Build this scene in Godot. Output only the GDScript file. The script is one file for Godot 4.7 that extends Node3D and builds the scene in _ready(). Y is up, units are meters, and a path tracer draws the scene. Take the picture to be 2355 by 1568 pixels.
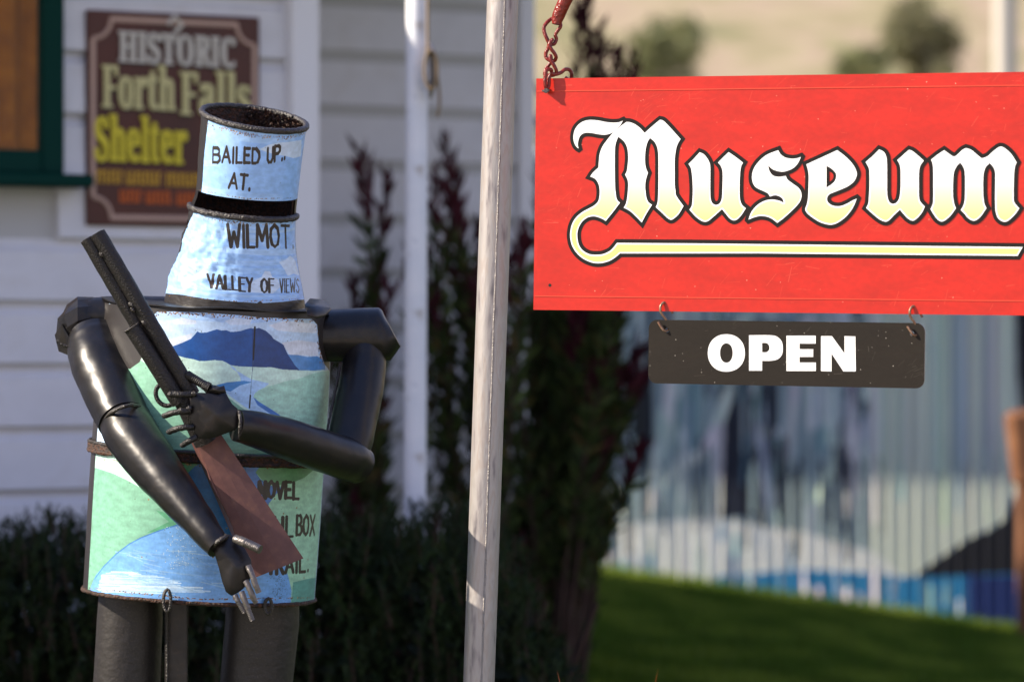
extends Node3D

# A metal bushranger mailbox and a hanging museum sign in front of a weatherboard house.
# Camera at 1.4 m, level, 135 mm lens at f/3.1. Pixel helpers below use a 2354 x 1568 frame;
# every distance is set from what a thing stands on or its usual size.
const FOC := 8826.0
const CAM_Y := 1.4
const D_FIG := 7.70       # metres to the axis of the mailbox figure
const D_POLE := 7.487
const KH := 1.15           # house, hedge and shrubs stand this much farther back than a first estimate

var rng := RandomNumberGenerator.new()
var M := {}
var dents3 := FastNoiseLite.new()

# ------------------------------------------------------------------ set-up
func _ready() -> void:
	rng.seed = 20240611
	dents3.seed = 77
	dents3.frequency = 1.0
	dents3.fractal_octaves = 1
	var cam := Camera3D.new()
	cam.name = "camera"
	add_child(cam)
	var ca := CameraAttributesPhysical.new()
	ca.frustum_focal_length = 135.0
	ca.frustum_focus_distance = 7.42
	ca.frustum_far = 1500.0
	ca.exposure_aperture = 3.1
	cam.attributes = ca
	cam.position = Vector3(0, CAM_Y, 0)
	cam.fov = rad_to_deg(2.0 * atan(784.0 / FOC))
	cam.near = 0.1
	cam.far = 1500.0
	cam.current = true

	var env := Environment.new()
	env.background_mode = Environment.BG_SKY
	var sky := Sky.new()
	var sm := ProceduralSkyMaterial.new()
	sm.sky_top_color = Color(0.37, 0.46, 0.66)
	sm.sky_horizon_color = Color(0.92, 0.88, 0.86)
	sm.ground_horizon_color = Color(0.60, 0.62, 0.58)
	sm.ground_bottom_color = Color(0.20, 0.20, 0.16)
	sm.sky_curve = 0.18
	sm.sun_angle_max = 4.0
	sky.sky_material = sm
	env.sky = sky
	env.tonemap_mode = Environment.TONE_MAPPER_LINEAR
	env.tonemap_exposure = 2.08
	env.sdfgi_enabled = true
	env.ssao_enabled = true
	env.ssil_enabled = true
	var we := WorldEnvironment.new()
	we.name = "environment"
	we.environment = env
	add_child(we)

	var sun := DirectionalLight3D.new()
	sun.name = "sun"
	var az := deg_to_rad(8.0)      # mostly from the left, a little from the camera's side
	var el := deg_to_rad(34.0)
	var to_sun := Vector3(-cos(az) * cos(el), sin(el), sin(az) * cos(el))
	sun.light_energy = 1.5
	sun.light_angular_distance = 0.5
	sun.light_color = Color(1.0, 0.95, 0.87)
	sun.shadow_enabled = true
	add_child(sun)
	sun.look_at_from_position(to_sun * 20.0, Vector3.ZERO, Vector3.UP)

	make_materials()
	build_ground()
	build_added_footpath()
	build_hill()
	build_house()
	build_shed()
	build_power_pole()
	build_hill_trees()
	build_timber_post()
	build_flagpole()
	build_shrubs()
	build_hedge()
	build_sign_post()
	build_museum_sign()
	build_open_sign()
	build_historic_sign()
	build_figure()
	build_gun()
	build_strappy_plant()
	build_grass()

# ------------------------------------------------------------------ helpers: places
func px(u: float, v: float, d: float) -> Vector3:
	return Vector3((u - 1177.0) * d / FOC, CAM_Y - (v - 784.0) * d / FOC, -d)

func fg(u: float, v: float, dz: float) -> Vector3:      # a point on the figure, dz metres in front of its axis
	return px(u, v, D_FIG - dz)

func back(p: Vector3) -> Vector3:      # moves a first estimate farther from the camera, along its line of sight
	return Vector3(p.x * KH, CAM_Y + (p.y - CAM_Y) * KH, p.z * KH)

func proj(p: Vector3) -> Vector2:
	return Vector2(1177.0 + FOC * p.x / -p.z, 784.0 - FOC * (p.y - CAM_Y) / -p.z)

# ------------------------------------------------------------------ helpers: nodes
func obj(called: String, st: SurfaceTool, m: Material, parent: Node = self) -> MeshInstance3D:
	st.generate_normals()
	var o := MeshInstance3D.new()
	o.name = called
	o.mesh = st.commit()
	o.material_override = m
	parent.add_child(o, true)
	return o

func obj_uv(called: String, st: SurfaceTool, m: Material, parent: Node = self) -> MeshInstance3D:
	st.generate_normals()
	st.generate_tangents()
	var o := MeshInstance3D.new()
	o.name = called
	o.mesh = st.commit()
	o.material_override = m
	parent.add_child(o, true)
	return o

func inst(called: String, mesh: Mesh, m: Material, parent: Node, t: Transform3D) -> MeshInstance3D:
	var o := MeshInstance3D.new()
	o.name = called
	o.mesh = mesh
	o.material_override = m
	o.transform = t
	parent.add_child(o, true)
	return o

func thing(called: String, label: String, category: String, t := Transform3D.IDENTITY, group := "") -> Node3D:
	var o := Node3D.new()
	o.name = called
	o.transform = t
	add_child(o, true)
	o.set_meta("label", label)
	o.set_meta("category", category)
	if group != "":
		o.set_meta("group", group)
	return o

func tag(o: Node, label: String, category: String, group := "") -> void:
	o.set_meta("label", label)
	o.set_meta("category", category)
	if group != "":
		o.set_meta("group", group)

func structure(o: Node) -> void:
	o.set_meta("kind", "structure")

# ------------------------------------------------------------------ helpers: shapes
func begin(smooth := true) -> SurfaceTool:
	var st := SurfaceTool.new()
	st.begin(Mesh.PRIMITIVE_TRIANGLES)
	st.set_smooth_group(0 if smooth else -1)
	return st

func tri(st: SurfaceTool, a: Vector3, b: Vector3, c: Vector3, ua := Vector2.ZERO, ub := Vector2.ZERO, uc := Vector2.ZERO) -> void:
	st.set_uv(ua)
	st.add_vertex(a)
	st.set_uv(ub)
	st.add_vertex(b)
	st.set_uv(uc)
	st.add_vertex(c)

func quad(st: SurfaceTool, a: Vector3, b: Vector3, c: Vector3, d: Vector3, ua := Vector2(0, 0), ub := Vector2(1, 0), uc := Vector2(1, 1), ud := Vector2(0, 1)) -> void:
	tri(st, a, b, c, ua, ub, uc)
	tri(st, a, c, d, ua, uc, ud)

# rows of points (each row from top to bottom of the sheet, points left to right seen from its front)
func grid(st: SurfaceTool, rows: Array, uvs: Array) -> void:
	for r in rows.size() - 1:
		var a: PackedVector3Array = rows[r]
		var b: PackedVector3Array = rows[r + 1]
		var ua: PackedVector2Array = uvs[r]
		var ub: PackedVector2Array = uvs[r + 1]
		for k in a.size() - 1:
			quad(st, a[k], a[k + 1], b[k + 1], b[k], ua[k], ua[k + 1], ub[k + 1], ub[k])

func smooth_path(pts: PackedVector3Array, per := 5, closed := false) -> PackedVector3Array:
	var out := PackedVector3Array()
	var n := pts.size()
	var last := n if closed else n - 1
	for i in last:
		var p0 := pts[(i - 1 + n) % n] if closed or i > 0 else pts[0] * 2.0 - pts[1]
		var p1 := pts[i]
		var p2 := pts[(i + 1) % n]
		var p3 := pts[(i + 2) % n] if closed or i + 2 < n else p2 * 2.0 - p1
		for k in per:
			out.append(p1.cubic_interpolate(p2, p0, p3, float(k) / per))
	if not closed:
		out.append(pts[n - 1])
	return out

# a round bar along a path; radii one per point (or one for all); rough makes a welded or hammered skin
func tube(st: SurfaceTool, path: PackedVector3Array, radii: PackedFloat32Array, sides := 12, caps := true, closed := false, rough := 0.0, squash := 1.0, dent := 0.0) -> void:
	var n := path.size()
	var rows := []
	var uvs := []
	var t0 := (path[1] - path[0]).normalized()
	var side := t0.cross(Vector3.UP)
	if side.length() < 0.1:
		side = t0.cross(Vector3(0, 0, 1))
	side = side.normalized()
	var length := 0.0
	for i in n:
		var t: Vector3
		if closed:
			t = (path[(i + 1) % n] - path[(i - 1 + n) % n]).normalized()
		elif i == 0:
			t = t0
		elif i == n - 1:
			t = (path[n - 1] - path[n - 2]).normalized()
		else:
			t = (path[i + 1] - path[i - 1]).normalized()
		side = (side - t * side.dot(t)).normalized()
		var up := side.cross(t)
		var r: float = radii[mini(i, radii.size() - 1)]
		var ring := PackedVector3Array()
		var ruv := PackedVector2Array()
		for k in sides + 1:
			var a := TAU * (k % sides) / sides
			var rr := r
			if rough > 0.0 and k < sides:
				rr += rng.randf_range(-rough, rough)
			if dent > 0.0:
				var q := (path[i] + side * (cos(a) * r) + up * (sin(a) * r)) * 14.0
				rr *= 1.0 - 0.035 * pow(maxf(0.0, cos(1.5 * a + 0.6)), 2.0)
				rr += dent * (dents3.get_noise_3dv(q) + 0.35 * dents3.get_noise_3dv(q * 2.7) - 0.9 * maxf(0.0, dents3.get_noise_3dv(q * 0.9 + Vector3(40, 0, 0)) - 0.25))
			if k == sides:
				ring.append(ring[0])
			else:
				ring.append(path[i] + side * (cos(a) * rr) + up * (sin(a) * rr * squash))
			ruv.append(Vector2(TAU * r * k / sides, length))
		rows.append(ring)
		uvs.append(ruv)
		if i < n - 1:
			length += path[i].distance_to(path[i + 1])
	if closed:
		rows.append(rows[0])
		uvs.append(uvs[0])
	grid(st, rows, uvs)
	if caps and not closed:
		st.set_smooth_group(-1)
		for k in sides:
			tri(st, path[0], rows[0][k + 1], rows[0][k])
			tri(st, path[n - 1], rows[n - 1][k], rows[n - 1][k + 1])
		st.set_smooth_group(0)

func pv(a: Array) -> PackedVector3Array:
	return PackedVector3Array(a)

func bar(called: String, path: Array, radii: Array, m: Material, parent: Node, sides := 14, smooth := 0, rough := 0.0, caps := true, squash := 1.0, dent := 0.0) -> MeshInstance3D:
	var p := pv(path)
	var r := PackedFloat32Array(radii)
	if smooth > 0:
		p = smooth_path(p, smooth)
		if r.size() > 1:
			var rr := PackedFloat32Array()
			for i in p.size():
				var f := float(i) / smooth
				var k := mini(int(f), r.size() - 2)
				rr.append(lerpf(r[k], r[k + 1], clampf(f - k, 0, 1)))
			r = rr
	var st := begin()
	tube(st, p, r, sides, caps, false, rough, squash, dent)
	return obj(called, st, m, parent)

# box with chamfered edges, centred
func box_mesh(size: Vector3, bevel := 0.004) -> ArrayMesh:
	var st := begin(false)
	add_box(st, Transform3D.IDENTITY, size, bevel)
	st.generate_normals()
	return st.commit()

func add_box(st: SurfaceTool, t: Transform3D, size: Vector3, bevel := 0.003) -> void:
	var h := size / 2.0
	var b := minf(bevel, minf(h.x, minf(h.y, h.z)) * 0.6)
	for ax in 3:
		for sg in [-1.0, 1.0]:
			var n := Vector3.ZERO
			n[ax] = sg
			var a := Vector3.ZERO
			a[(ax + 1) % 3] = 1.0
			var c := n.cross(a)
			var ha: float = absf(a.dot(h)) - b
			var hc: float = absf(c.dot(h)) - b
			var o := n * absf(n.dot(h))
			quad(st, t * (o - a * ha + c * hc), t * (o + a * ha + c * hc), t * (o + a * ha - c * hc), t * (o - a * ha - c * hc))
	for ax in 3:
		var e := Vector3.ZERO
		e[ax] = h[ax] - b
		var i := (ax + 1) % 3
		var j := (ax + 2) % 3
		for si in [-1.0, 1.0]:
			for sj in [-1.0, 1.0]:
				var p := Vector3.ZERO
				p[i] = si * h[i]
				p[j] = sj * (h[j] - b)
				var q := Vector3.ZERO
				q[i] = si * (h[i] - b)
				q[j] = sj * h[j]
				if si * sj > 0:
					quad(st, t * (p - e), t * (p + e), t * (q + e), t * (q - e))
				else:
					quad(st, t * (q - e), t * (q + e), t * (p + e), t * (p - e))
	for sx in [-1.0, 1.0]:
		for sy in [-1.0, 1.0]:
			for sz in [-1.0, 1.0]:
				var p1 := Vector3(sx * h.x, sy * (h.y - b), sz * (h.z - b))
				var p2 := Vector3(sx * (h.x - b), sy * h.y, sz * (h.z - b))
				var p3 := Vector3(sx * (h.x - b), sy * (h.y - b), sz * h.z)
				if sx * sy * sz > 0:
					tri(st, t * p1, t * p3, t * p2)
				else:
					tri(st, t * p1, t * p2, t * p3)

# flat polygon (x right, y up, in the plane given by t) facing t's z, thickness back along -z
func add_plate(st: SurfaceTool, poly: PackedVector2Array, t: Transform3D, thick := 0.0, uv_scale := 1.0, back_shift := Vector3.ZERO) -> void:
	var idx := Geometry2D.triangulate_polygon(poly)
	for i in range(0, idx.size(), 3):
		var a := poly[idx[i]]
		var b := poly[idx[i + 1]]
		var c := poly[idx[i + 2]]
		if (b - a).cross(c - a) > 0:
			var s := b
			b = c
			c = s
		tri(st, t * Vector3(a.x, a.y, 0), t * Vector3(b.x, b.y, 0), t * Vector3(c.x, c.y, 0), a * uv_scale, b * uv_scale, c * uv_scale)
		if thick > 0.0:
			var z := Vector3(0, 0, -thick) + back_shift
			tri(st, t * (Vector3(a.x, a.y, 0) + z), t * (Vector3(c.x, c.y, 0) + z), t * (Vector3(b.x, b.y, 0) + z), a * uv_scale, c * uv_scale, b * uv_scale)
	if thick > 0.0:
		var ccw := not Geometry2D.is_polygon_clockwise(poly)
		for i in poly.size():
			var a := poly[i]
			var b := poly[(i + 1) % poly.size()]
			if ccw:
				var s := a
				a = b
				b = s
			var z := Vector3(0, 0, -thick) + back_shift
			quad(st, t * Vector3(a.x, a.y, 0), t * Vector3(b.x, b.y, 0), t * (Vector3(b.x, b.y, 0) + z), t * (Vector3(a.x, a.y, 0) + z), a * uv_scale, b * uv_scale, b * uv_scale, a * uv_scale)

# outline from triples x, y, corner flag; curved between corners
func outline(a: Array, scale := 0.001, per := 5) -> PackedVector2Array:
	var n := a.size() / 3
	var out := PackedVector2Array()
	for i in n:
		var p1 := Vector2(a[i * 3], a[i * 3 + 1])
		var j := (i + 1) % n
		var p2 := Vector2(a[j * 3], a[j * 3 + 1])
		var h := (i - 1 + n) % n
		var k := (j + 1) % n
		var p0 := Vector2(a[h * 3], a[h * 3 + 1])
		var p3 := Vector2(a[k * 3], a[k * 3 + 1])
		var c1: bool = a[i * 3 + 2] > 0
		var c2: bool = a[j * 3 + 2] > 0
		if c1 and c2:
			out.append(p1 * scale)
			continue
		if c1:
			p0 = p1 * 2.0 - p2 if p1.distance_to(p2) < 1.0 else p1 - (p2 - p1)
		if c2:
			p3 = p2 + (p2 - p1)
		for s in per:
			out.append(p1.cubic_interpolate(p2, p0, p3, float(s) / per) * scale)
	return out

# ------------------------------------------------------------------ helpers: materials
func mat(col: Color, rough := 0.6, metal := 0.0) -> StandardMaterial3D:
	var m := StandardMaterial3D.new()
	m.albedo_color = col
	m.roughness = rough
	m.metallic = metal
	return m

func noise_tex(sd: int, freq: float, size := 512, ramp: Array = [], octaves := 4, h := 0) -> NoiseTexture2D:
	var n := FastNoiseLite.new()
	n.seed = sd
	n.frequency = freq
	n.noise_type = FastNoiseLite.TYPE_SIMPLEX_SMOOTH
	n.fractal_octaves = octaves
	var t := NoiseTexture2D.new()
	t.width = size
	t.height = h if h > 0 else size
	t.seamless = true
	t.noise = n
	if ramp.size():
		var g := Gradient.new()
		g.offsets = PackedFloat32Array()
		g.colors = PackedColorArray()
		var offs := PackedFloat32Array()
		var cols := PackedColorArray()
		for r in ramp:
			offs.append(r[0])
			cols.append(r[1])
		g.offsets = offs
		g.colors = cols
		t.color_ramp = g
	return t

func relief(m: StandardMaterial3D, tex: Texture2D, cm: float) -> void:
	m.heightmap_enabled = true
	m.heightmap_texture = tex
	m.heightmap_scale = cm

func triplanar(m: StandardMaterial3D, s: float, world := true) -> void:
	m.uv1_triplanar = true
	m.uv1_world_triplanar = world
	m.uv1_scale = Vector3(s, s, s)

func make_materials() -> void:
	var fine := noise_tex(11, 0.03, 512, [], 4)
	var lumps := noise_tex(12, 0.012, 512, [], 3)
	# black enamel on sheet metal
	var bk := mat(Color(0.84, 0.83, 0.84), 0.35, 0.35)
	bk.albedo_texture = noise_tex(21, 0.02, 512, [[0.0, Color(0.11, 0.105, 0.11)], [0.45, Color(0.15, 0.143, 0.148)], [0.64, Color(0.155, 0.147, 0.148)], [0.665, Color(0.24, 0.20, 0.17)], [0.70, Color(0.155, 0.145, 0.145)], [1.0, Color(0.19, 0.16, 0.14)]], 5)
	triplanar(bk, 3.0)
	relief(bk, lumps, 0.10)
	M.black = bk
	var lg := mat(Color(1, 1, 1), 0.46, 0.2)      # legs: the same enamel with lichen specks
	lg.albedo_texture = noise_tex(35, 0.06, 512, [[0.0, Color(0.11, 0.10, 0.10)], [0.55, Color(0.16, 0.145, 0.14)], [0.78, Color(0.175, 0.155, 0.145)], [0.83, Color(0.27, 0.24, 0.22)], [1.0, Color(0.36, 0.33, 0.30)]], 3)
	triplanar(lg, 6.0)
	relief(lg, lumps, 0.10)
	M.leg = lg
	var gun := mat(Color(0.85, 0.83, 0.83), 0.5, 0.2)
	gun.albedo_texture = bk.albedo_texture
	triplanar(gun, 9.0)
	relief(gun, noise_tex(13, 0.045, 512, [], 3), 0.17)
	M.gun = gun
	var weld := mat(Color(0.20, 0.18, 0.17), 0.42)
	triplanar(weld, 12.0)
	relief(weld, fine, 0.3)
	M.weld = weld
	var steel := mat(Color(0.42, 0.40, 0.39), 0.38, 0.6)
	triplanar(steel, 10.0)
	relief(steel, fine, 0.1)
	M.steel = steel
	var rust := mat(Color(1, 1, 1), 0.75)
	rust.albedo_texture = noise_tex(22, 0.02, 512, [[0.0, Color(0.10, 0.08, 0.075)], [0.45, Color(0.17, 0.12, 0.10)], [0.6, Color(0.36, 0.2, 0.11)], [0.75, Color(0.15, 0.11, 0.1)], [1.0, Color(0.5, 0.33, 0.22)]], 5)
	triplanar(rust, 8.0)
	relief(rust, fine, 0.5)
	M.rust = rust
	var brown := mat(Color(1, 1, 1), 0.55)
	brown.albedo_texture = noise_tex(23, 0.015, 512, [[0.0, Color(0.33, 0.20, 0.19)], [0.5, Color(0.37, 0.23, 0.22)], [0.8, Color(0.40, 0.26, 0.23)], [1.0, Color(0.46, 0.30, 0.24)]], 5)
	triplanar(brown, 4.0)
	relief(brown, fine, 0.02)
	M.brown = brown
	# weathered galvanised pipe
	var galv := mat(Color(0.86, 0.855, 0.86), 0.46, 0.4)
	galv.albedo_texture = noise_tex(24, 0.012, 512, [[0.0, Color(0.47, 0.45, 0.46)], [0.15, Color(0.62, 0.595, 0.595)], [0.30, Color(0.73, 0.705, 0.69)], [0.5, Color(0.755, 0.735, 0.72)], [0.66, Color(0.735, 0.695, 0.665)], [0.8, Color(0.765, 0.75, 0.74)], [1.0, Color(0.70, 0.655, 0.64)]], 7)
	galv.uv1_scale = Vector3(5.0, 1.1, 1)
	relief(galv, fine, 0.06)
	M.galv = galv
	var seam := mat(Color(0.66, 0.63, 0.61), 0.5, 0.25)
	triplanar(seam, 20.0)
	relief(seam, fine, 0.4)
	M.seam = seam
	# red paint of bracket and chain
	var red := mat(Color(1, 1, 1), 0.32)
	red.albedo_texture = noise_tex(25, 0.02, 512, [[0.0, Color(0.34, 0.09, 0.08)], [0.5, Color(0.46, 0.12, 0.09)], [0.8, Color(0.53, 0.15, 0.11)], [1.0, Color(0.5, 0.3, 0.22)]], 4)
	triplanar(red, 8.0)
	relief(red, fine, 0.2)
	M.red = red
	var wire := mat(Color(1, 1, 1), 0.4, 0.5)
	wire.albedo_texture = noise_tex(26, 0.03, 256, [[0.0, Color(0.36, 0.24, 0.17)], [0.5, Color(0.55, 0.42, 0.33)], [1.0, Color(0.72, 0.64, 0.58)]], 4)
	triplanar(wire, 20.0)
	M.wire = wire
	# paint and building
	var wb := mat(Color(1, 1, 1), 0.55)
	wb.albedo_texture = noise_tex(27, 0.01, 512, [[0.0, Color(0.80, 0.80, 0.82)], [0.6, Color(0.85, 0.85, 0.87)], [1.0, Color(0.80, 0.79, 0.79)]], 5)
	triplanar(wb, 0.9)
	relief(wb, fine, 0.02)
	M.board = wb
	var trim := mat(Color(0.89, 0.89, 0.91), 0.45)
	M.trim = trim
	M.green = mat(Color(0.02, 0.20, 0.175), 0.6)
	M.green.metallic_specular = 0.2
	M.roof = mat(Color(0.30, 0.22, 0.20), 0.6)
	M.soffit = mat(Color(0.72, 0.72, 0.72), 0.7)
	var curtain := mat(Color(1, 1, 1), 0.9)
	curtain.albedo_texture = noise_tex(28, 0.02, 256, [[0.0, Color(0.50, 0.28, 0.0)], [1.0, Color(0.66, 0.40, 0.0)]], 3)
	triplanar(curtain, 2.0)
	M.curtain = curtain
	var glass := mat(Color(0.9, 0.95, 0.95, 0.03), 0.05)
	glass.transparency = BaseMaterial3D.TRANSPARENCY_ALPHA
	glass.metallic_specular = 0.12
	M.glass = glass
	M.dark = mat(Color(0.05, 0.05, 0.05), 0.8)
	var pole := mat(Color(1, 1, 1), 0.5)
	pole.albedo_texture = noise_tex(29, 0.012, 256, [[0.0, Color(0.62, 0.58, 0.54)], [0.22, Color(0.86, 0.87, 0.9)], [0.8, Color(0.9, 0.9, 0.92)], [1.0, Color(0.7, 0.72, 0.78)]], 4)
	triplanar(pole, 2.5)
	M.white_pole = pole
	var timber := mat(Color(1, 1, 1), 0.8)
	timber.albedo_texture = noise_tex(30, 0.02, 256, [[0.0, Color(0.36, 0.22, 0.13)], [0.5, Color(0.50, 0.32, 0.20)], [1.0, Color(0.60, 0.42, 0.28)]], 4)
	timber.uv1_scale = Vector3(3, 1, 3)
	timber.uv1_triplanar = true
	M.timber = timber
	var grass := mat(Color(1, 1, 1), 0.95)
	grass.albedo_texture = noise_tex(31, 0.02, 512, [[0.0, Color(0.12, 0.18, 0.02)], [0.5, Color(0.17, 0.26, 0.03)], [1.0, Color(0.24, 0.32, 0.05)]], 5)
	triplanar(grass, 0.35)
	relief(grass, fine, 3.0)
	M.grass = grass
	var dry := mat(Color(1, 1, 1), 1.0)
	dry.albedo_texture = noise_tex(32, 0.008, 512, [[0.0, Color(0.40, 0.41, 0.25)], [0.36, Color(0.54, 0.50, 0.36)], [0.5, Color(0.63, 0.57, 0.455)], [0.66, Color(0.61, 0.53, 0.445)], [0.8, Color(0.53, 0.51, 0.35)], [1.0, Color(0.44, 0.44, 0.28)]], 5)
	triplanar(dry, 0.03)
	M.dry = dry
	var leaf := mat(Color(1, 1, 1), 0.75)
	leaf.metallic_specular = 0.3
	leaf.vertex_color_use_as_albedo = true
	leaf.backlight_enabled = true
	leaf.backlight = Color(0.3, 0.35, 0.1)
	M.leaf = leaf
	var stem := mat(Color(0.24, 0.16, 0.12), 0.85)
	M.stem = stem
	M.bark = mat(Color(0.30, 0.25, 0.21), 0.9)

# ------------------------------------------------------------------ setting
func ground_y(x: float, z: float) -> float:
	var k := smoothstep(-11.5, -15.5, z)
	return clampf(-0.142 * (x - 1.40), -0.5, 0.42) * k

func build_ground() -> void:
	var xs := PackedFloat32Array()
	var zs := PackedFloat32Array()
	for v in [-900, -300, -80, -30, -12, -6]:
		xs.append(v)
	for i in 29:
		xs.append(-4.5 + i * 0.4)
	for v in [8, 12, 30, 80, 300, 900]:
		xs.append(v)
	for v in [60, 20, 6, 0, -4, -8]:
		zs.append(v)
	for i in 32:
		zs.append(-9.0 - i * 0.45)
	for v in [-24, -26, -30, -36, -45, -60, -90, -1000]:
		zs.append(v)
	var rows := []
	var uvs := []
	for j in range(zs.size() - 1, -1, -1):
		var r := PackedVector3Array()
		var u := PackedVector2Array()
		for x in xs:
			r.append(Vector3(x, ground_y(x, zs[j]), zs[j]))
			u.append(Vector2(x, zs[j]))
		rows.append(r)
		uvs.append(u)
	var st := begin()
	grid(st, rows, uvs)
	structure(obj("ground", st, M.grass))

func build_added_footpath() -> void:
	# unseen pale concrete path under the camera, added to bounce sunlight into the scene
	var st := begin(false)
	add_box(st, Transform3D(Basis.IDENTITY, Vector3(0, 0.02, -1.6)), Vector3(40, 0.10, 8.4), 0.02)
	var m := mat(Color(1, 1, 1), 0.85)
	m.albedo_texture = noise_tex(34, 0.02, 512, [[0.0, Color(0.66, 0.61, 0.54)], [0.6, Color(0.76, 0.71, 0.63)], [1.0, Color(0.80, 0.75, 0.68)]], 5)
	triplanar(m, 0.6)
	structure(obj("added_footpath", st, m))

func hill_y(x: float, z: float) -> float:
	var k := smoothstep(-55.0, -330.0, z)
	return -1.0 + 62.0 * k + sin(x * 0.021 + z * 0.013) * 2.5 * k + sin(x * 0.06 - z * 0.035) * 0.7 * k

func build_hill() -> void:
	var rows := []
	var uvs := []
	for j in 40:
		var z := -420.0 + j * 9.5
		var r := PackedVector3Array()
		var u := PackedVector2Array()
		for i in 41:
			var x := -400.0 + i * 20.0
			r.append(Vector3(x, hill_y(x, z), z))
			u.append(Vector2(x, z))
		rows.append(r)
		uvs.append(u)
	var st := begin()
	grid(st, rows, uvs)
	structure(obj("hill", st, M.dry))

# ------------------------------------------------------------------ leaves
func leaf(st: SurfaceTool, at: Vector3, dir: Vector3, length: float, width: float, col: Color) -> void:
	var s := dir.cross(Vector3(rng.randf_range(-1, 1), rng.randf_range(-1, 1), rng.randf_range(-1, 1))).normalized() * width * 0.5
	var mid := at + dir * length * 0.45 + s.cross(dir).normalized() * width * 0.2
	var tip := at + dir * length
	st.set_color(col)
	st.add_vertex(at)
	st.add_vertex(mid + s)
	st.add_vertex(tip)
	st.add_vertex(at)
	st.add_vertex(tip)
	st.add_vertex(mid - s)

func tint(c: Color, k := 0.25) -> Color:
	var f := 1.0 + rng.randf_range(-k, k)
	return Color(c.r * f, c.g * f * (1.0 + rng.randf_range(-0.08, 0.08)), c.b * f)

# upright shrub: wands rising from the base, narrow leaves, maroon tips
func upright_shrub(called: String, label: String, at: Vector3, wands: Array, per_m: float, group: String) -> void:
	var t := thing(called, label, "shrub", Transform3D(Basis.IDENTITY.scaled(Vector3.ONE * KH), back(at)), group)
	var sst := begin()
	var lst := begin(false)
	for w in wands:
		var foot := Vector3(rng.randf_range(-0.08, 0.08), 0, rng.randf_range(-0.08, 0.08))
		var tip: Vector3 = w[0]
		var from_: float = w[2] if w.size() > 2 else 0.10      # leaves start this far up the wand
		var mid := foot.lerp(tip, 0.5) + Vector3(tip.x * (0.18 if from_ < 0.3 else -0.22) + rng.randfn(0, 0.05), 0, tip.z * 0.18)
		var path := smooth_path(pv([foot, mid, tip]), 5)
		tube(sst, path, PackedFloat32Array([0.011, 0.010, 0.009, 0.008, 0.007, 0.006, 0.005, 0.005, 0.004, 0.003, 0.002]), 5, false)
		var len_: float = tip.distance_to(foot)
		var n := int(len_ * per_m)
		for i in n:
			var f := from_ + (1.0 - from_) * pow(float(i) / n, 0.85)
			var q := f * (path.size() - 1)
			var k := mini(int(q), path.size() - 2)
			var p := path[k].lerp(path[k + 1], q - k)
			var ax := (path[k + 1] - path[k]).normalized()
			var out := Vector3(rng.randf_range(-1, 1), rng.randf_range(-0.2, 0.6), rng.randf_range(-1, 1)).normalized()
			var dir := (ax * 0.9 + out).normalized()
			var col := tint(Color(0.036, 0.052, 0.016), 0.5)
			if f > 1.0 - w[1] / len_:
				col = tint(Color(0.060, 0.012, 0.020), 0.5)
				dir = (ax * 1.3 + out * 0.8).normalized()
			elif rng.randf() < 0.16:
				col = tint(Color(0.075, 0.10, 0.03), 0.35)  # scattered paler leaves, coloured as if the sun caught them
			elif rng.randf() < 0.10:
				col = tint(Color(0.10, 0.07, 0.025), 0.4)
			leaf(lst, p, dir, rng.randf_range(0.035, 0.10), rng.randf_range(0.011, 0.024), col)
	obj("stems", sst, M.stem, t)
	obj("foliage", lst, M.leaf, t)

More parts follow.
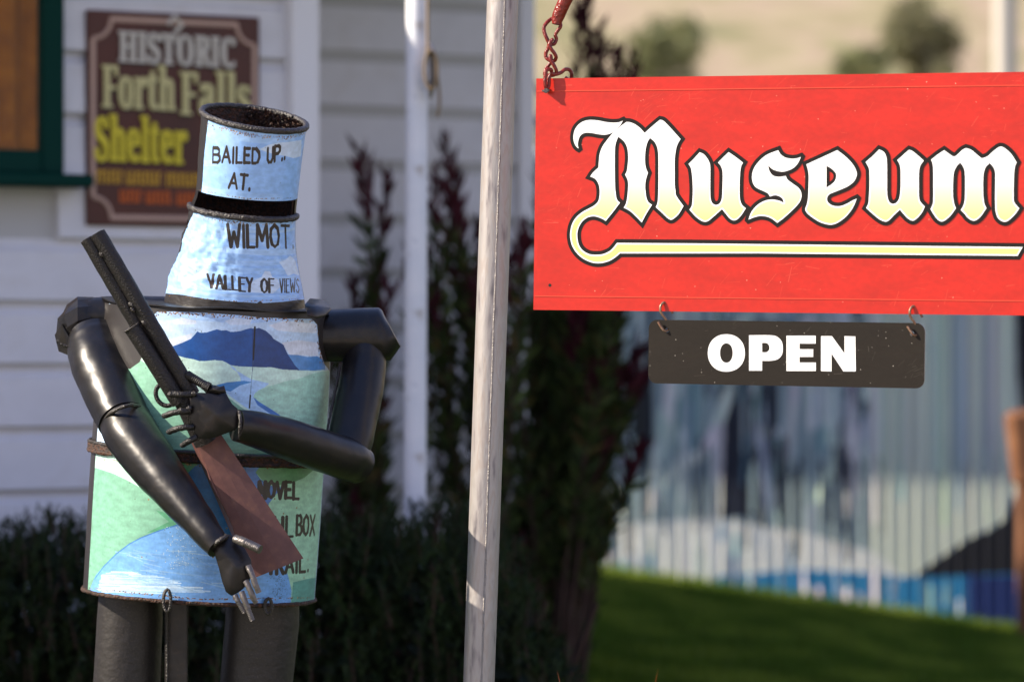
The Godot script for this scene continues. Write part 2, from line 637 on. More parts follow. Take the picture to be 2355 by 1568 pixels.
func build_shrubs() -> void:
	# the slim plant against the set-back wall
	var w := []
	for i in 16:
		w.append([Vector3(rng.randfn(0, 0.07), rng.randf_range(0.9, 1.62), rng.randfn(0, 0.06)), 0.16])
	w.append([Vector3(0.03, 1.93, 0.02), 0.2])
	w.append([Vector3(0.10, 1.86, -0.03), 0.18])
	w.append([Vector3(0.17, 1.66, 0.02), 0.16])
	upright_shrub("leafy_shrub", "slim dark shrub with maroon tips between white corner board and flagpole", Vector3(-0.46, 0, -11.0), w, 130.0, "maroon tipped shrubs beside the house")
	# the wide plant behind the steel post
	w = []
	for i in 40:
		var x := rng.randf_range(-0.34, 0.30)
		var top := 1.95 - absf(x - 0.02) * 0.9
		if x < -0.1:
			top = 2.0
		w.append([Vector3(x, rng.randf_range(0.7, 1.0) * top, rng.randfn(0, 0.16)), rng.randf_range(0.08, 0.22), 0.52 if x > 0.06 else 0.10])
	for i in 30:
		w.append([Vector3(rng.randf_range(-0.36, 0.02), rng.randf_range(0.4, 0.95), rng.randfn(0, 0.2)), 0.08])
	for i in 16:
		w.append([Vector3(rng.randf_range(0.10, 0.32), rng.randf_range(1.05, 1.6), rng.randfn(0, 0.15)), rng.randf_range(0.06, 0.14), 0.62])
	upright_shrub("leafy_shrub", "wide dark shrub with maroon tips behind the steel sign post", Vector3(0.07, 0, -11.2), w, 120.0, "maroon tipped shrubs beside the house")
	# the tall one past the corner of the house
	w = []
	for i in 30:
		w.append([Vector3(rng.randf_range(-0.10, 0.18), rng.randf_range(1.5, 2.2), rng.randfn(0, 0.12)), rng.randf_range(0.1, 0.2), 0.42])
	for q in [[0.16, 2.42], [0.19, 2.38], [0.22, 2.35], [0.25, 2.30], [0.28, 2.34], [0.13, 2.56], [0.10, 2.52], [0.26, 2.22], [0.21, 2.26], [-0.03, 2.12]]:
		w.append([Vector3(q[0], q[1], rng.randfn(0, 0.05)), 0.28])
	for i in 26:
		w.append([Vector3(rng.randf_range(-0.42, -0.06), rng.randf_range(0.6, 1.5), rng.randfn(0, 0.2)), 0.08])
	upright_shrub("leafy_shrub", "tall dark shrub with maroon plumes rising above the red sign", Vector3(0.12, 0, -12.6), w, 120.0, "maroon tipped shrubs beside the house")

func build_hedge() -> void:
	var t := thing("hedge", "low dark green rosemary hedge behind the metal figure", "hedge", Transform3D(Basis.IDENTITY.scaled(Vector3.ONE * KH), back(Vector3(-0.7, 0, -9.05))))
	var lst := begin(false)
	var sst := begin()
	for i in 7000:
		var x := rng.randf_range(-1.5, 0.96)
		var z := rng.randf_range(-0.42, 0.42)
		var edge := minf(1.0, (0.98 - x) * 3.2)
		var top := (1.03 + 0.03 * sin(x * 5.0) + 0.02 * sin(x * 13.0)) * sqrt(maxf(edge, 0.05)) - 0.45 * z * z
		var y := top * pow(rng.randf(), 0.35)
		var lean := Vector3(rng.randf_range(-0.3, 0.3), 1.0, rng.randf_range(-0.3, 0.4)).normalized()
		var ln := rng.randf_range(0.06, 0.13)
		var p := Vector3(x, maxf(y - ln, 0.02), z)
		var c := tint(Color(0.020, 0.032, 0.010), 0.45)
		if i % 4 == 0:
			tube(sst, pv([p, p + lean * ln]), PackedFloat32Array([0.003, 0.0015]), 4, false)
		for k in 13:
			var f := k / 13.0
			var out := Vector3(rng.randf_range(-1, 1), rng.randf_range(0.0, 0.8), rng.randf_range(-1, 1)).normalized()
			leaf(lst, p + lean * ln * f, (lean * 0.7 + out).normalized(), rng.randf_range(0.018, 0.034), 0.0055, c)
	# larger, darker leaves packed inside to close the gaps
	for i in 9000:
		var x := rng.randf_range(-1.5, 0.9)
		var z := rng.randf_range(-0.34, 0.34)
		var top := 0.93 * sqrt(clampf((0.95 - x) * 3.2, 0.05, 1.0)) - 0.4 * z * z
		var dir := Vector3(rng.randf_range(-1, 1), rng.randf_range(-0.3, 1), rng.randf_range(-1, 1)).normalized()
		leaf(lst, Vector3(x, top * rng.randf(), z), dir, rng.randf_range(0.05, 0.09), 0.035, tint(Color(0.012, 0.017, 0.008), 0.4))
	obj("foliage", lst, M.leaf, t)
	obj("twigs", sst, M.stem, t)
	var core := begin()
	for i in 60:
		var q := Vector3(rng.randf_range(-1.45, 0.7), 0, rng.randf_range(-0.3, 0.3))
		tube(core, pv([q, q + Vector3(rng.randf_range(-0.15, 0.15), 0.5, rng.randf_range(-0.1, 0.1)), q + Vector3(rng.randf_range(-0.25, 0.25), 0.78, rng.randf_range(-0.1, 0.1))]), PackedFloat32Array([0.014, 0.010, 0.006]), 5, false)
	obj("branches", core, M.stem, t)

func crown(st: SurfaceTool, n: int, size: Vector3, leaf_len: float, cols: Array, cone := 0.0) -> void:
	var clumps := []
	for i in 34:
		var v := Vector3(rng.randfn(0, 0.42), rng.randfn(0, 0.42), rng.randfn(0, 0.42))
		if v.length() > 1.0:
			v = v.normalized() * 0.9
		if cone > 0.0:
			var f := (v.y + 1.0) * 0.5
			v.x *= 1.25 - cone * f
			v.z *= 1.25 - cone * f
		clumps.append([v * size, rng.randf_range(0.16, 0.34)])
	for i in n:
		var c: Array = clumps[rng.randi() % clumps.size()]
		var o := Vector3(rng.randfn(0, 0.5), rng.randfn(0, 0.4), rng.randfn(0, 0.5))
		var p: Vector3 = c[0] + o * size * float(c[1])
		leaf(st, p, Vector3(rng.randf_range(-1, 1), rng.randf_range(-0.6, 1), rng.randf_range(-1, 1)).normalized(), leaf_len * rng.randf_range(0.6, 1.3), leaf_len * 0.55, tint(cols[rng.randi() % cols.size()], 0.3))

func tree(label: String, at: Vector3, height: float, size: Vector3, cols: Array, cone := 0.0) -> void:
	var t := thing("hill_tree", label, "tree", Transform3D(Basis.IDENTITY, at), "trees on the dry hillside")
	bar("trunk", [Vector3.ZERO, Vector3(0.1, height * 0.4, 0), Vector3(0.0, height * 0.8, 0.1)], [height * 0.035, height * 0.026, height * 0.012], M.bark, t, 8, 4)
	for i in 5:
		var a := i * 1.3
		bar("limb", [Vector3(0.05, height * (0.3 + 0.08 * i), 0), Vector3(cos(a) * size.x * 0.6, height * (0.45 + 0.08 * i), sin(a) * size.z * 0.6)], [height * 0.014, height * 0.005], M.bark, t, 6)
	var st := begin(false)
	crown(st, 7000, size, height * 0.065, cols, cone)
	var o := obj("crown", st, M.leaf, t)
	o.position.y = height * 0.58

func on_hill(u: float, d: float) -> Vector3:
	var x := (u - 1177.0) * d / FOC
	return Vector3(x, hill_y(x, -d) - 0.1, -d)

func build_hill_trees() -> void:
	var olive := [Color(0.25, 0.235, 0.13), Color(0.29, 0.27, 0.15), Color(0.19, 0.19, 0.12)]  # crown colours lightened to stand for haze over the hillside
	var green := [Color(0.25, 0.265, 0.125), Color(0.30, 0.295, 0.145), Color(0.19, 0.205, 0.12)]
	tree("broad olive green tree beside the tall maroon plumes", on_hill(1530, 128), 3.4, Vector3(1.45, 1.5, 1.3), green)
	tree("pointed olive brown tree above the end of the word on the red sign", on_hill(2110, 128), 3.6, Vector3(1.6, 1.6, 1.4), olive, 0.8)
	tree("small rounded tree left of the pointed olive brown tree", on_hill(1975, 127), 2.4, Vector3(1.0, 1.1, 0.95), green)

# ------------------------------------------------------------------ house
func board_mesh(length: float, pitch: float) -> ArrayMesh:
	# one weatherboard: thick lower edge standing proud, tapering to the top; origin at its left lower back corner
	var prof := [Vector2(0.0, 0.0), Vector2(0.0, 0.026), Vector2(0.004, 0.030), Vector2(pitch - 0.034, 0.022), Vector2(pitch - 0.024, 0.012), Vector2(pitch - 0.012, 0.006), Vector2(pitch - 0.001, 0.005), Vector2(pitch - 0.001, 0.0)]
	var st := begin(false)
	for i in prof.size():
		var a: Vector2 = prof[i]
		var b: Vector2 = prof[(i + 1) % prof.size()]
		quad(st, Vector3(0, b.x, b.y), Vector3(length, b.x, b.y), Vector3(length, a.x, a.y), Vector3(0, a.x, a.y))
	for e in [0.0, length]:
		for i in range(1, prof.size() - 1):
			var p0 := Vector3(e, prof[0].x, prof[0].y)
			var p1 := Vector3(e, prof[i].x, prof[i].y)
			var p2 := Vector3(e, prof[i + 1].x, prof[i + 1].y)
			if e == 0.0:
				tri(st, p0, p2, p1)
			else:
				tri(st, p0, p1, p2)
	st.generate_normals()
	return st.commit()

func part_box(called: String, m: Material, parent: Node, centre: Vector3, size: Vector3, bevel := 0.004) -> MeshInstance3D:
	return inst(called, box_mesh(size, bevel), m, parent, Transform3D(Basis.IDENTITY, centre))

func house_frame() -> Transform3D:
	return Transform3D(Basis(Vector3.UP, deg_to_rad(30.0)), back(Vector3(-0.5575, 0, -10.317))).scaled_local(Vector3.ONE * KH)

func build_house() -> void:
	var h := thing("weatherboard_house", "white weatherboard house with dark green window and set-back wall", "house", house_frame())
	var pitch := 0.163
	# wall cores
	part_box("wall", M.soffit, h, Vector3(-3.0, 1.45, -0.66), Vector3(5.98, 2.9, 1.26))
	part_box("wall", M.soffit, h, Vector3(-2.29, 1.45, -4.14), Vector3(7.40, 2.9, 5.72))
	# front wall boards, broken by the window
	var wl := -2.05
	var wr := -0.714
	var full := board_mesh(1.93, pitch)
	var short_r := board_mesh(-wr - 0.045, pitch)
	var left_b := board_mesh(wl + 6.0, pitch)
	var under := board_mesh(-wl - 0.045, pitch)
	for i in 17:
		var y := 0.036 + i * pitch
		if y + pitch >= 1.80:
			inst("weatherboard", short_r, M.board, h, Transform3D(Basis.IDENTITY, Vector3(wr, y, -0.03)))
		inst("weatherboard", left_b, M.board, h, Transform3D(Basis.IDENTITY, Vector3(-6.0, y, -0.03)))
		if y + pitch < 1.80:
			inst("weatherboard", under, M.board, h, Transform3D(Basis.IDENTITY, Vector3(wl, y, -0.03)))
	# corner boards
	part_box("corner_board", M.trim, h, Vector3(-0.012, 1.45, 0.001), Vector3(0.085, 2.9, 0.060), 0.006)
	# set-back wall
	var setback := board_mesh(1.39, 0.168)
	for i in 17:
		inst("weatherboard", setback, M.board, h, Transform3D(Basis.IDENTITY, Vector3(0.01, -0.06 + i * 0.168, -1.30)))
	part_box("corner_board", M.trim, h, Vector3(1.425, 1.45, -1.285), Vector3(0.06, 2.9, 0.06), 0.006)
	# window
	var win := Node3D.new()
	win.name = "window"
	h.add_child(win)
	var top := 2.75
	var bot := 1.83
	part_box("frame", M.green, win, Vector3(wr - 0.031, (top + bot) / 2, 0.0), Vector3(0.062, top - bot, 0.07), 0.006)
	part_box("frame", M.green, win, Vector3(wl + 0.031, (top + bot) / 2, 0.0), Vector3(0.062, top - bot, 0.07), 0.006)
	part_box("frame", M.green, win, Vector3((wl + wr) / 2, bot + 0.031, 0.002), Vector3(wr - wl - 0.124, 0.062, 0.066), 0.006)
	part_box("frame", M.green, win, Vector3((wl + wr) / 2, top - 0.031, 0.002), Vector3(wr - wl - 0.124, 0.062, 0.066), 0.006)
	part_box("sill", M.green, win, Vector3((wl + wr) / 2, bot - 0.016, 0.03), Vector3(wr - wl + 0.12, 0.032, 0.12), 0.006)
	var gl := begin(false)
	quad(gl, Vector3(wl + 0.06, top - 0.06, 0.018), Vector3(wr - 0.06, top - 0.06, 0.018), Vector3(wr - 0.06, bot + 0.06, 0.018), Vector3(wl + 0.06, bot + 0.06, 0.018))
	obj("pane", gl, M.glass, win)
	var cu := begin()
	var r0 := PackedVector3Array()
	var r1 := PackedVector3Array()
	var uv := PackedVector2Array()
	for i in 200:
		var x := lerpf(wl + 0.05, wr - 0.05, i / 199.0)
		var z := -0.010 + 0.011 * sin(x * 95.0) + 0.003 * sin(x * 41.0)
		r0.append(Vector3(x, top - 0.03, z))
		r1.append(Vector3(x, bot + 0.03, z))
		uv.append(Vector2(x, 0))
	grid(cu, [r0, r1], [uv, uv])
	obj("curtain", cu, M.curtain, win)
	# roofs with eaves, unseen; ridge and back slope shaped to shade the lawn
	var roof := begin(false)
	add_box(roof, Transform3D(Basis(Vector3.RIGHT, deg_to_rad(25.0)), Vector3(-2.29, 4.25, -2.3)), Vector3(8.0, 0.08, 6.4), 0.01)
	add_box(roof, Transform3D(Basis(Vector3.RIGHT, deg_to_rad(-56.0)), Vector3(-2.29, 4.22, -6.1)), Vector3(8.0, 0.08, 3.2), 0.01)
	obj("roof", roof, M.roof, h)
	part_box("soffit", M.soffit, h, Vector3(-3.0, 2.93, 0.15), Vector3(6.5, 0.03, 0.9))

# ------------------------------------------------------------------ shed with painted corrugated wall
func build_shed() -> void:
	var D := 21.0
	var x0 := -0.55
	var w := 4.2
	var ybot := -0.35
	var ytop := 2.35
	# the mural, painted in the wall's own metres
	var W := 1024
	var H := 660
	var im := Image.create(W, H, false, Image.FORMAT_RGB8)
	var to_im := func(u: float, v: float) -> Vector2:
		var p := px(u, v, D)
		return Vector2((p.x - x0) / w * W, (ytop - p.y) / (ytop - ybot) * H)
	im.fill(Color(0.68, 0.73, 0.75))
	var reg := func(a: Array) -> PackedVector2Array:      # points read off an enlargement of the wall
		var o := PackedVector2Array()
		for i in range(0, a.size(), 2):
			o.append(to_im.call(1222.0 + a[i] / 2.0805, 838.0 + a[i + 1] / 2.0805))
		return o
	fill_poly(im, reg.call([-400, -900, 1650, -900, 1650, 1100, 1200, 900, 900, 700, 500, 760, -400, 900]), Color(0.60, 0.68, 0.70))
	fill_poly(im, reg.call([880, -200, 1190, -200, 1180, 300, 1100, 720, 880, 740, 900, 300]), Color(0.10, 0.14, 0.22))
	fill_poly(im, reg.call([480, -100, 600, -100, 560, 420, 480, 600]), Color(0.10, 0.14, 0.18))
	fill_poly(im, reg.call([250, 100, 360, 100, 350, 620, 250, 700]), Color(0.09, 0.12, 0.16))
	fill_poly(im, reg.call([1580, -200, 1620, -200, 1600, 640, 1575, 600]), Color(0.10, 0.20, 0.28))
	var pale := Color(0.87, 0.90, 0.87)
	for s in [[[700, -400], [690, 0], [650, 300], [600, 520], 70], [[430, 120], [430, 420], [440, 700], 55], [[200, 260], [200, 600], 60], [[1000, -200], [940, 150], [880, 320], [820, 430], [700, 490], [610, 580], [540, 720], 50], [[900, 300], [890, 560], [880, 900], 44], [[1290, -200], [1250, 200], [1220, 470], [1150, 630], [1090, 760], 42], [[1500, 300], [1420, 540], [1340, 680], [1320, 900], 36], [[1340, -200], [1345, 300], 42], [[1420, -200], [1430, 380], 26], [[1550, -200], [1540, 300], [1530, 700], 52], [[1060, 480], [1060, 700], 30]]:
		for k in s.size() - 2:
			var a: PackedVector2Array = reg.call(s[k])
			var b: PackedVector2Array = reg.call(s[k + 1])
			stroke(im, a[0], b[0], float(s[-1]) * 0.105 * 2.7, tint(pale, 0.08))
	for i in 150:
		var x := rng.randf_range(-250, 1640)
		var y := rng.randf_range(-500, 500)
		var a: PackedVector2Array = reg.call([x, y, x + rng.randf_range(-14, 14), y + rng.randf_range(150, 420)])
		var cs := [Color(0.86, 0.91, 0.89), Color(0.70, 0.80, 0.82), Color(0.14, 0.19, 0.26), Color(0.36, 0.54, 0.60), Color(0.80, 0.83, 0.84)]
		stroke(im, a[0], a[1], rng.randf_range(3, 9), tint(cs[i % 5], 0.12))
	fill_poly(im, reg.call([1610, -900, 2300, -900, 2320, 50, 2350, 300, 2330, 560, 2270, 740, 2100, 830, 1950, 930, 1850, 1000, 1700, 1030, 1620, 900]), Color(0.83, 0.86, 0.80))
	for i in 40:
		var x := rng.randf_range(1630, 2280)
		var a: PackedVector2Array = reg.call([x, -700, x + 4, rng.randf_range(300, 800)])
		stroke(im, a[0], a[1], rng.randf_range(2, 6), tint(Color(0.88, 0.90, 0.84) if i % 3 else Color(0.66, 0.75, 0.78), 0.12))
	fill_poly(im, reg.call([2310, -500, 2700, -500, 2700, 1300, 1800, 1080, 1850, 1000, 1950, 930, 2100, 830, 2200, 790, 2270, 740, 2310, 650, 2330, 560, 2350, 300, 2325, 50]), Color(0.07, 0.08, 0.13))
	# pale shore, whitened to look sunlit, and blue water along the foot
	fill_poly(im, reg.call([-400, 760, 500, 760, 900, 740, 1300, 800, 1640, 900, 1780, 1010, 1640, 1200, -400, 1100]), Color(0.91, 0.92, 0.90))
	fill_poly(im, reg.call([900, 1010, 1300, 980, 1640, 1000, 1800, 1020, 2280, 1000, 2700, 1030, 2700, 1500, 900, 1500]), Color(0.16, 0.52, 0.72))
	fill_poly(im, reg.call([2100, 1010, 2700, 1010, 2700, 1500, 2100, 1500]), Color(0.08, 0.18, 0.42))
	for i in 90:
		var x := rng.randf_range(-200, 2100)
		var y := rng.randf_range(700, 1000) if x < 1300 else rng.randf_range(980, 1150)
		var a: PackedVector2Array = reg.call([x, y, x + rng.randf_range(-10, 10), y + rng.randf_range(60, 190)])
		stroke(im, a[0], a[1], rng.randf_range(3, 9), tint(Color(0.92, 0.92, 0.91) if i % 2 else Color(0.55, 0.68, 0.74), 0.15))  # white strokes painted as sunlit ribs, blue-grey ones as the gaps between
	for i in 34:
		var x := rng.randf_range(150, 1700)
		var a: PackedVector2Array = reg.call([x, rng.randf_range(300, 600), x + rng.randf_range(-25, 25), rng.randf_range(680, 960)])
		stroke(im, a[0], a[1], rng.randf_range(2, 6), tint(Color(0.13, 0.17, 0.22), 0.2))  # dark bars painted for unlit stretches between the bright ribs
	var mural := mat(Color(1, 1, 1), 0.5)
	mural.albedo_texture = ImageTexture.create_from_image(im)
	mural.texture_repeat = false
	var shed := thing("corrugated_shed", "corrugated iron shed wall painted with pale streams on dark blue", "shed", Transform3D(Basis(Vector3.UP, deg_to_rad(0.0)), Vector3(x0, 0, -D)))
	# six sheets of ten corrugations, lapped
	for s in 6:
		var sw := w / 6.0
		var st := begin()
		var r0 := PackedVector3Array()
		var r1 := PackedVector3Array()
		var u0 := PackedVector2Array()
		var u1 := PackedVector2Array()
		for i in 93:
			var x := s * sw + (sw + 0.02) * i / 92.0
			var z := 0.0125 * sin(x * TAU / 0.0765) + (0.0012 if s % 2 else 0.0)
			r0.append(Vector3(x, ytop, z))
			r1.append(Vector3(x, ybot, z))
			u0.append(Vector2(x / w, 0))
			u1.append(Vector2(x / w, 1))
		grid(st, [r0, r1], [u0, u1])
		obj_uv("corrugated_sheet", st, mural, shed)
	part_box("frame_wall", M.soffit, shed, Vector3(w / 2, (ytop + ybot) / 2, -2.05), Vector3(w - 0.02, ytop - ybot, 4.0))
	part_box("frame_wall", M.soffit, shed, Vector3(-1.2, (ytop + ybot) / 2, -2.05), Vector3(2.3, ytop - ybot, 4.0))
	part_box("roof", M.roof, shed, Vector3(w / 2 - 1.15, ytop + 0.05, -1.88), Vector3(w + 2.9, 0.06, 4.29))
	bar("gutter", [Vector3(-2.6, ytop + 0.03, 0.315), Vector3(w + 0.3, ytop + 0.03, 0.315)], [0.055], M.trim, shed, 12)

func build_timber_post() -> void:
	var base := Vector3(2.73, ground_y(2.73, -20.2) - 0.05, -20.2)
	var t := thing("timber_post", "sunlit brown timber post standing beside the painted shed wall", "post", Transform3D(Basis.IDENTITY, base))
	inst("post", box_mesh(Vector3(0.13, 1.12, 0.12), 0.012), M.timber, t, Transform3D(Basis.IDENTITY, Vector3(0, 0.56, 0)))
	inst("block", box_mesh(Vector3(0.22, 0.40, 0.16), 0.03), M.timber, t, Transform3D(Basis(Vector3(0, 0, 1), 0.12), Vector3(0.0, 1.08, 0.0)))
	inst("rail", box_mesh(Vector3(1.6, 0.10, 0.05), 0.01), M.timber, t, Transform3D(Basis.IDENTITY, Vector3(0.86, 0.95, 0.0)))

func build_power_pole() -> void:
	var x := (2312.0 - 1177.0) * 36.0 / FOC
	var t := thing("power_pole", "pale round power pole rising behind the red sign", "pole", Transform3D(Basis.IDENTITY, Vector3(x, -0.2, -36)))
	var m := mat(Color(0.74, 0.71, 0.67), 0.8)
	bar("shaft", [Vector3.ZERO, Vector3(0, 9, 0)], [0.115, 0.095], m, t, 20)
	inst("crossarm", box_mesh(Vector3(2.0, 0.12, 0.1), 0.01), M.timber, t, Transform3D(Basis.IDENTITY, Vector3(0, 8.4, 0.15)))

func build_flagpole() -> void:
	var d := 9.3 * KH
	var top := px(964, -1300, d)
	var foot := px(950, 784 + 1.4 * FOC / d, d)
	var t := thing("flagpole", "white painted flagpole with rope cleat standing behind the hedge", "flagpole", Transform3D(Basis.IDENTITY, foot))
	bar("shaft", [Vector3.ZERO, top - foot], [0.0275 * KH, 0.026 * KH], M.white_pole, t, 20)
	var c := px(988, 165, d) - foot
	bar("cleat", [c + Vector3(0.002, 0.075, 0.03), c + Vector3(0.008, 0.03, 0.045), c + Vector3(0.008, -0.03, 0.045), c + Vector3(0.0, -0.075, 0.03)], [0.006, 0.011, 0.011, 0.006], M.galv, t, 10, 4)
	var rope := mat(Color(0.52, 0.44, 0.34), 0.9)
	var coil := []
	for i in 60:
		var a := i * 0.62
		coil.append(c + Vector3(0.018 * cos(a) + 0.004, 0.055 * sin(a), 0.05 + 0.0006 * i))
	bar("rope_coil", coil, [0.0045], rope, t, 6)
	bar("halyard", [c + Vector3(-0.006, 0.05, 0.04), c + Vector3(-0.004, 1.5, 0.02)], [0.004], rope, t, 6)
	bar("rope_end", [c + Vector3(0.02, 0.0, 0.05), c + Vector3(0.028, -0.08, 0.05), c + Vector3(0.022, -0.13, 0.05)], [0.0045], rope, t, 6, 4)

# ------------------------------------------------------------------ painting into pictures
func fill_poly(im: Image, p: PackedVector2Array, col: Color) -> void:
	var lo := 1e9
	var hi := -1e9
	for q in p:
		lo = minf(lo, q.y)
		hi = maxf(hi, q.y)
	var w := im.get_width()
	for y in range(maxi(0, int(lo)), mini(im.get_height() - 1, int(hi) + 1) + 1):
		var yy := y + 0.5
		var xs := PackedFloat32Array()
		for i in p.size():
			var a := p[i]
			var b := p[(i + 1) % p.size()]
			if (a.y <= yy) != (b.y <= yy):
				xs.append(a.x + (yy - a.y) / (b.y - a.y) * (b.x - a.x))
		xs.sort()
		for k in range(0, xs.size() - 1, 2):
			var xa := clampi(roundi(xs[k]), 0, w)
			var xb := clampi(roundi(xs[k + 1]), 0, w)
			if xb > xa:
				im.fill_rect(Rect2i(xa, y, xb - xa, 1), col)

func dot(im: Image, c: Vector2, r: float, col: Color) -> void:
	var h := im.get_height()
	var w := im.get_width()
	for y in range(maxi(0, int(c.y - r)), mini(h - 1, int(c.y + r)) + 1):
		var s := r * r - (y + 0.5 - c.y) * (y + 0.5 - c.y)
		if s <= 0:
			continue
		s = sqrt(s)
		var xa := clampi(roundi(c.x - s), 0, w)
		var xb := clampi(roundi(c.x + s), 0, w)
		if xb > xa:
			im.fill_rect(Rect2i(xa, y, xb - xa, 1), col)

func stroke(im: Image, a: Vector2, b: Vector2, width: float, col: Color) -> void:
	var n := maxi(1, int(a.distance_to(b) / maxf(1.0, width * 0.18)))
	for i in n + 1:
		dot(im, a.lerp(b, float(i) / n), width * 0.5, col)

# soft mottling over a whole picture: brush marks and uneven paint
func mottle(im: Image, sd: int, freq: Vector2, amount: float) -> void:
	var n := FastNoiseLite.new()
	n.seed = sd
	n.frequency = 1.0
	n.fractal_octaves = 3
	var data := im.get_data()
	var w := im.get_width()
	var h := im.get_height()
	for y in h:
		for x in range(0, w):
			var k := 1.0 + amount * n.get_noise_2d(x * freq.x, y * freq.y)
			var o := (y * w + x) * 3
			data[o] = mini(255, int(data[o] * k))
			data[o + 1] = mini(255, int(data[o + 1] * k))
			data[o + 2] = mini(255, int(data[o + 2] * k))
	im.set_data(w, h, false, Image.FORMAT_RGB8, data)

# ------------------------------------------------------------------ sign post with bracket
func build_sign_post() -> void:
	var foot := px(1056, 784 + 1.4 * FOC / D_POLE, D_POLE)
	var top := px(1156 + 14, -420, D_POLE)
	foot = px(lerpf(1101, 1156, (1568.0 - (784 + 1.4 * FOC / D_POLE)) / 1568.0), 784 + 1.4 * FOC / D_POLE, D_POLE)
	var t := thing("sign_post", "weathered galvanised steel post with welded seam and red bracket", "sign post", Transform3D(Basis.IDENTITY, foot))
	var path := []
	for i in 25:
		path.append(Vector3.ZERO.lerp(top - foot, i / 24.0))
	bar("post", path, [0.0306], M.galv, t, 40)
	# the weld seam runs down the face a little right of the middle
	var seam := []
	var ax := (top - foot).normalized()
	var out := Vector3(0.16, 0, 0.987)
	out = (out - ax * out.dot(ax)).normalized()
	for i in 240:
		seam.append(ax * (top - foot).length() * i / 239.0 + out * (0.0301 + rng.randf_range(-0.0003, 0.0003)))
	bar("weld_seam", seam, [0.0021], M.seam, t, 6, 0, 0.0007, false)
	var a0 := px(1164, -240, D_POLE) - foot
	var sx := Vector3(0.92221, 0, 0.38644)
	bar("bracket_arm", [a0, a0 + sx * 1.12], [0.017, 0.015], M.red, t, 16)
	var e := px(1279.5, 56, 7.43) - foot
	bar("bracket_hook", [e, px(1284, 36, 7.43) - foot, px(1303, -6, 7.42) - foot, px(1332, -60, 7.41) - foot, px(1358, -140, 7.36) - foot, a0 + sx * 0.19], [0.0090, 0.0125, 0.0132, 0.0132, 0.0132, 0.012], M.red, t, 16, 5)
	var e2 := a0 + sx * 1.08
	bar("bracket_hook", [e2, e2 + Vector3(-0.01, -0.12, 0), e2 + Vector3(-0.03, -0.24, 0)], [0.013, 0.013, 0.009], M.red, t, 16, 5)

func sign_frame() -> Transform3D:
	var ex := Vector3(0.92221101, -0.01379985, 0.38644071)
	var ey := Vector3(0.012355, 0.99990431, 0.00622246)
	return Transform3D(Basis(ex, ey, ex.cross(ey)).orthonormalized(), Vector3(0.04809835, 1.46041766, -7.45))

# ------------------------------------------------------------------ flat lettering cut from outlines (millimetres)
func pieces(poly: PackedVector2Array, holes: Array) -> Array:
	var list := [poly]
	for h in holes:
		var c := Vector2.ZERO
		for p in h:
			c += p
		c /= h.size()
		var next := []
		for p in list:
			for r in [PackedVector2Array([Vector2(-3000, -3000), Vector2(c.x, -3000), Vector2(c.x, 3000), Vector2(-3000, 3000)]), PackedVector2Array([Vector2(c.x, -3000), Vector2(3000, -3000), Vector2(3000, 3000), Vector2(c.x, 3000)])]:
				for q in Geometry2D.intersect_polygons(p, r):
					for s in Geometry2D.clip_polygons(q, h):
						if not Geometry2D.is_polygon_clockwise(s):
							next.append(s)
		list = next
	return list

func offset_pieces(poly: PackedVector2Array, by: float, holes: Array, join := Geometry2D.JOIN_MITER) -> Array:
	var hs := holes.duplicate()
	var outers := []
	for p in Geometry2D.offset_polygon(poly, by, join):
		if Geometry2D.is_polygon_clockwise(p):
			hs.append(p)
		else:
			outers.append(p)
	var out := []
	for p in outers:
		out.append_array(pieces(p, hs))
	return out

func flat_mesh(polys: Array, z: float, width: float, height: float) -> SurfaceTool:
	var st := begin(false)
	for poly in polys:
		var idx := Geometry2D.triangulate_polygon(poly)
		for i in range(0, idx.size(), 3):
			var a: Vector2 = poly[idx[i]]
			var b: Vector2 = poly[idx[i + 1]]
			var c: Vector2 = poly[idx[i + 2]]
			if (b - a).cross(c - a) > 0:
				var s := b
				b = c
				c = s
			tri(st, Vector3(a.x, a.y, z) * 0.001, Vector3(b.x, b.y, z) * 0.001, Vector3(c.x, c.y, z) * 0.001,
				Vector2(a.x / width, 1.0 - a.y / height), Vector2(b.x / width, 1.0 - b.y / height), Vector2(c.x / width, 1.0 - c.y / height))
	return st

func ccw(p: PackedVector2Array) -> PackedVector2Array:
	if Geometry2D.is_polygon_clockwise(p):
		p.reverse()
	return p

func round_rect(x0: float, y0: float, x1: float, y1: float, r: float) -> PackedVector2Array:
	var o := PackedVector2Array()
	for c in [[x1 - r, y1 - r, 0.0], [x0 + r, y1 - r, PI / 2], [x0 + r, y0 + r, PI], [x1 - r, y0 + r, PI * 1.5]]:
		for k in 7:
			var a: float = c[2] + k * PI / 12.0
			o.append(Vector2(c[0] + cos(a) * r, c[1] + sin(a) * r))
	return o

